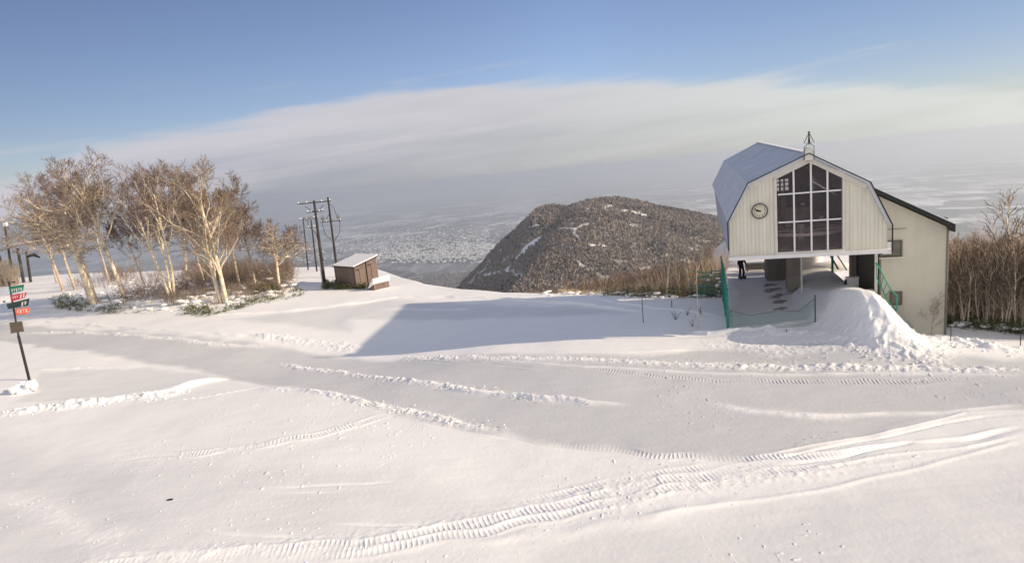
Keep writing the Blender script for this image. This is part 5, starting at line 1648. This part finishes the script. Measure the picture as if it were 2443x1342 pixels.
n1 = nt.nodes.new('ShaderNodeTexNoise'); n1.inputs['Scale'].default_value = 3.2; n1.inputs['Detail'].default_value = 8; n1.inputs['Roughness'].default_value = .5; L.new(cmb.outputs[0], n1.inputs['Vector'])
cmb2 = nt.nodes.new('ShaderNodeCombineXYZ'); L.new(mth('MULTIPLY', azm, .9), cmb2.inputs[0]); L.new(mth('MULTIPLY_ADD', elv, 11, mth('MULTIPLY', azm, -.7)), cmb2.inputs[1])
n2 = nt.nodes.new('ShaderNodeTexNoise'); n2.inputs['Scale'].default_value = 2.6; n2.inputs['Detail'].default_value = 10; n2.inputs['Roughness'].default_value = .55; L.new(cmb2.outputs[0], n2.inputs['Vector'])
edge = mth('MULTIPLY', ramp.outputs['Color'], .5)
edge2 = mth('ADD', mth('ADD', edge, .006), mth('MULTIPLY', mth('SUBTRACT', n1.outputs['Fac'], .5), .06))
edge2 = mth('ADD', edge2, mth('MULTIPLY', mth('SUBTRACT', n2.outputs['Fac'], .5), .07))
dif = mth('SUBTRACT', edge2, elv)
mr = nt.nodes.new('ShaderNodeMapRange'); mr.interpolation_type = 'SMOOTHERSTEP'; mr.inputs['From Min'].default_value = -.020; mr.inputs['From Max'].default_value = .014
L.new(dif, mr.inputs['Value'])
mask = mth('MULTIPLY', mr.outputs['Result'], .93)
# wisps above
mw = nt.nodes.new('ShaderNodeMapRange'); mw.interpolation_type = 'SMOOTHSTEP'; mw.inputs['From Min'].default_value = .53; mw.inputs['From Max'].default_value = .78; L.new(n2.outputs['Fac'], mw.inputs['Value'])
wz = nt.nodes.new('ShaderNodeMapRange'); wz.interpolation_type = 'SMOOTHSTEP'; wz.inputs['From Min'].default_value = -.07; wz.inputs['From Max'].default_value = -.01; L.new(dif, wz.inputs['Value'])
mask = mth('MAXIMUM', mask, mth('MULTIPLY', mth('MULTIPLY', mw.outputs['Result'], wz.outputs['Result']), .75))
# cloud colour: pinkish on top, blue grey low, pale greenish toward the sun side
cr = nt.nodes.new('ShaderNodeValToRGB'); e = cr.color_ramp.elements
KC = 1.10
def cset(el, c): el.color = tuple(k * KC for k in c) + (1,)
e[0].position = 0; cset(e[0], (.20, .235, .34)); e[1].position = 1; cset(e[1], (.60, .66, .60))
q = e.new(.22); cset(q, (.27, .30, .38)); q = e.new(.5); cset(q, (.385, .40, .425)); q = e.new(.75); cset(q, (.50, .52, .49))
L.new(an, cr.inputs['Fac'])
cr3 = nt.nodes.new('ShaderNodeValToRGB'); e = cr3.color_ramp.elements
e[0].position = 0; cset(e[0], (.56, .54, .61)); e[1].position = 1; cset(e[1], (.70, .74, .69))
q = e.new(.5); cset(q, (.58, .56, .58))
L.new(an, cr3.inputs['Fac'])
tb = nt.nodes.new('ShaderNodeMapRange'); tb.inputs['From Min'].default_value = .0; tb.inputs['From Max'].default_value = .15; tb.interpolation_type = 'SMOOTHSTEP'
L.new(mth('ADD', dif, mth('MULTIPLY', mth('SUBTRACT', n2.outputs['Fac'], .5), .13)), tb.inputs['Value'])
cmx = nt.nodes.new('ShaderNodeMix'); cmx.data_type = 'RGBA'; L.new(tb.outputs['Result'], cmx.inputs['Factor']); L.new(cr3.outputs['Color'], cmx.inputs['A']); L.new(cr.outputs['Color'], cmx.inputs['B'])
EXPO = .75
# unseen overcast added behind and above the viewpoint to fill the shadows
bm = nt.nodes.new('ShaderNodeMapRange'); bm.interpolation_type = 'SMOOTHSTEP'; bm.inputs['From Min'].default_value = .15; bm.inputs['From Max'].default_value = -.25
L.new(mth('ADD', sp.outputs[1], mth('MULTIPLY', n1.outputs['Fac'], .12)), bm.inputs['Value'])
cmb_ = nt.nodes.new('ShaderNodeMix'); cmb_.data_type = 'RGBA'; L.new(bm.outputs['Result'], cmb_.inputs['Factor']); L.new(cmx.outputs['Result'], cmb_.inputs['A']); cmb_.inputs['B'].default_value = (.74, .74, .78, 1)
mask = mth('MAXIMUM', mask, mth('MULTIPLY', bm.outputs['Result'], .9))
# clear blue, deeper away from the sun, under a thin pale veil
sk1 = nt.nodes.new('ShaderNodeVectorMath'); sk1.operation = 'MULTIPLY'; L.new(sky.outputs[0], sk1.inputs[0]); sk1.inputs[1].default_value = (.96, .86, .94)
fa = nt.nodes.new('ShaderNodeMapRange'); fa.inputs['From Min'].default_value = -.75; fa.inputs['From Max'].default_value = .1; fa.inputs['To Min'].default_value = .42; fa.inputs['To Max'].default_value = 1.0
L.new(sp.outputs[0], fa.inputs['Value'])
fb = nt.nodes.new('ShaderNodeMapRange'); fb.inputs['From Min'].default_value = .15; fb.inputs['From Max'].default_value = .75; fb.inputs['To Min'].default_value = 1.0; fb.inputs['To Max'].default_value = .66
L.new(sp.outputs[0], fb.inputs['Value'])
sk2 = nt.nodes.new('ShaderNodeVectorMath'); sk2.operation = 'SCALE'; L.new(sk1.outputs[0], sk2.inputs[0]); L.new(mth('MULTIPLY', fa.outputs['Result'], fb.outputs['Result']), sk2.inputs['Scale'])
skc = sk2.outputs[0]
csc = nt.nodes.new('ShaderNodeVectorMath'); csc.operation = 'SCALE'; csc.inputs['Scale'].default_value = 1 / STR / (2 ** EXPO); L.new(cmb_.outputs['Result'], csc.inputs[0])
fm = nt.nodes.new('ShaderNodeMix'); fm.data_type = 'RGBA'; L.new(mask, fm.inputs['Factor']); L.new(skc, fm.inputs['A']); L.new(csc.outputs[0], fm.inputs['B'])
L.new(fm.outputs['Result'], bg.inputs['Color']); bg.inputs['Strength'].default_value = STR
L.new(bg.outputs[0], out.inputs['Surface'])

scene.view_settings.view_transform = 'Standard'; scene.view_settings.look = 'None'
scene.view_settings.exposure = EXPO; scene.view_settings.gamma = 1.0
scene.render.engine = 'CYCLES'
scene.cycles.volume_bounces = 1
scene.cycles.max_bounces = 8; scene.cycles.transparent_max_bounces = 16
print('verts', sum(len(m_.vertices) for m_ in bpy.data.meshes), 'objs', len(bpy.data.objects))
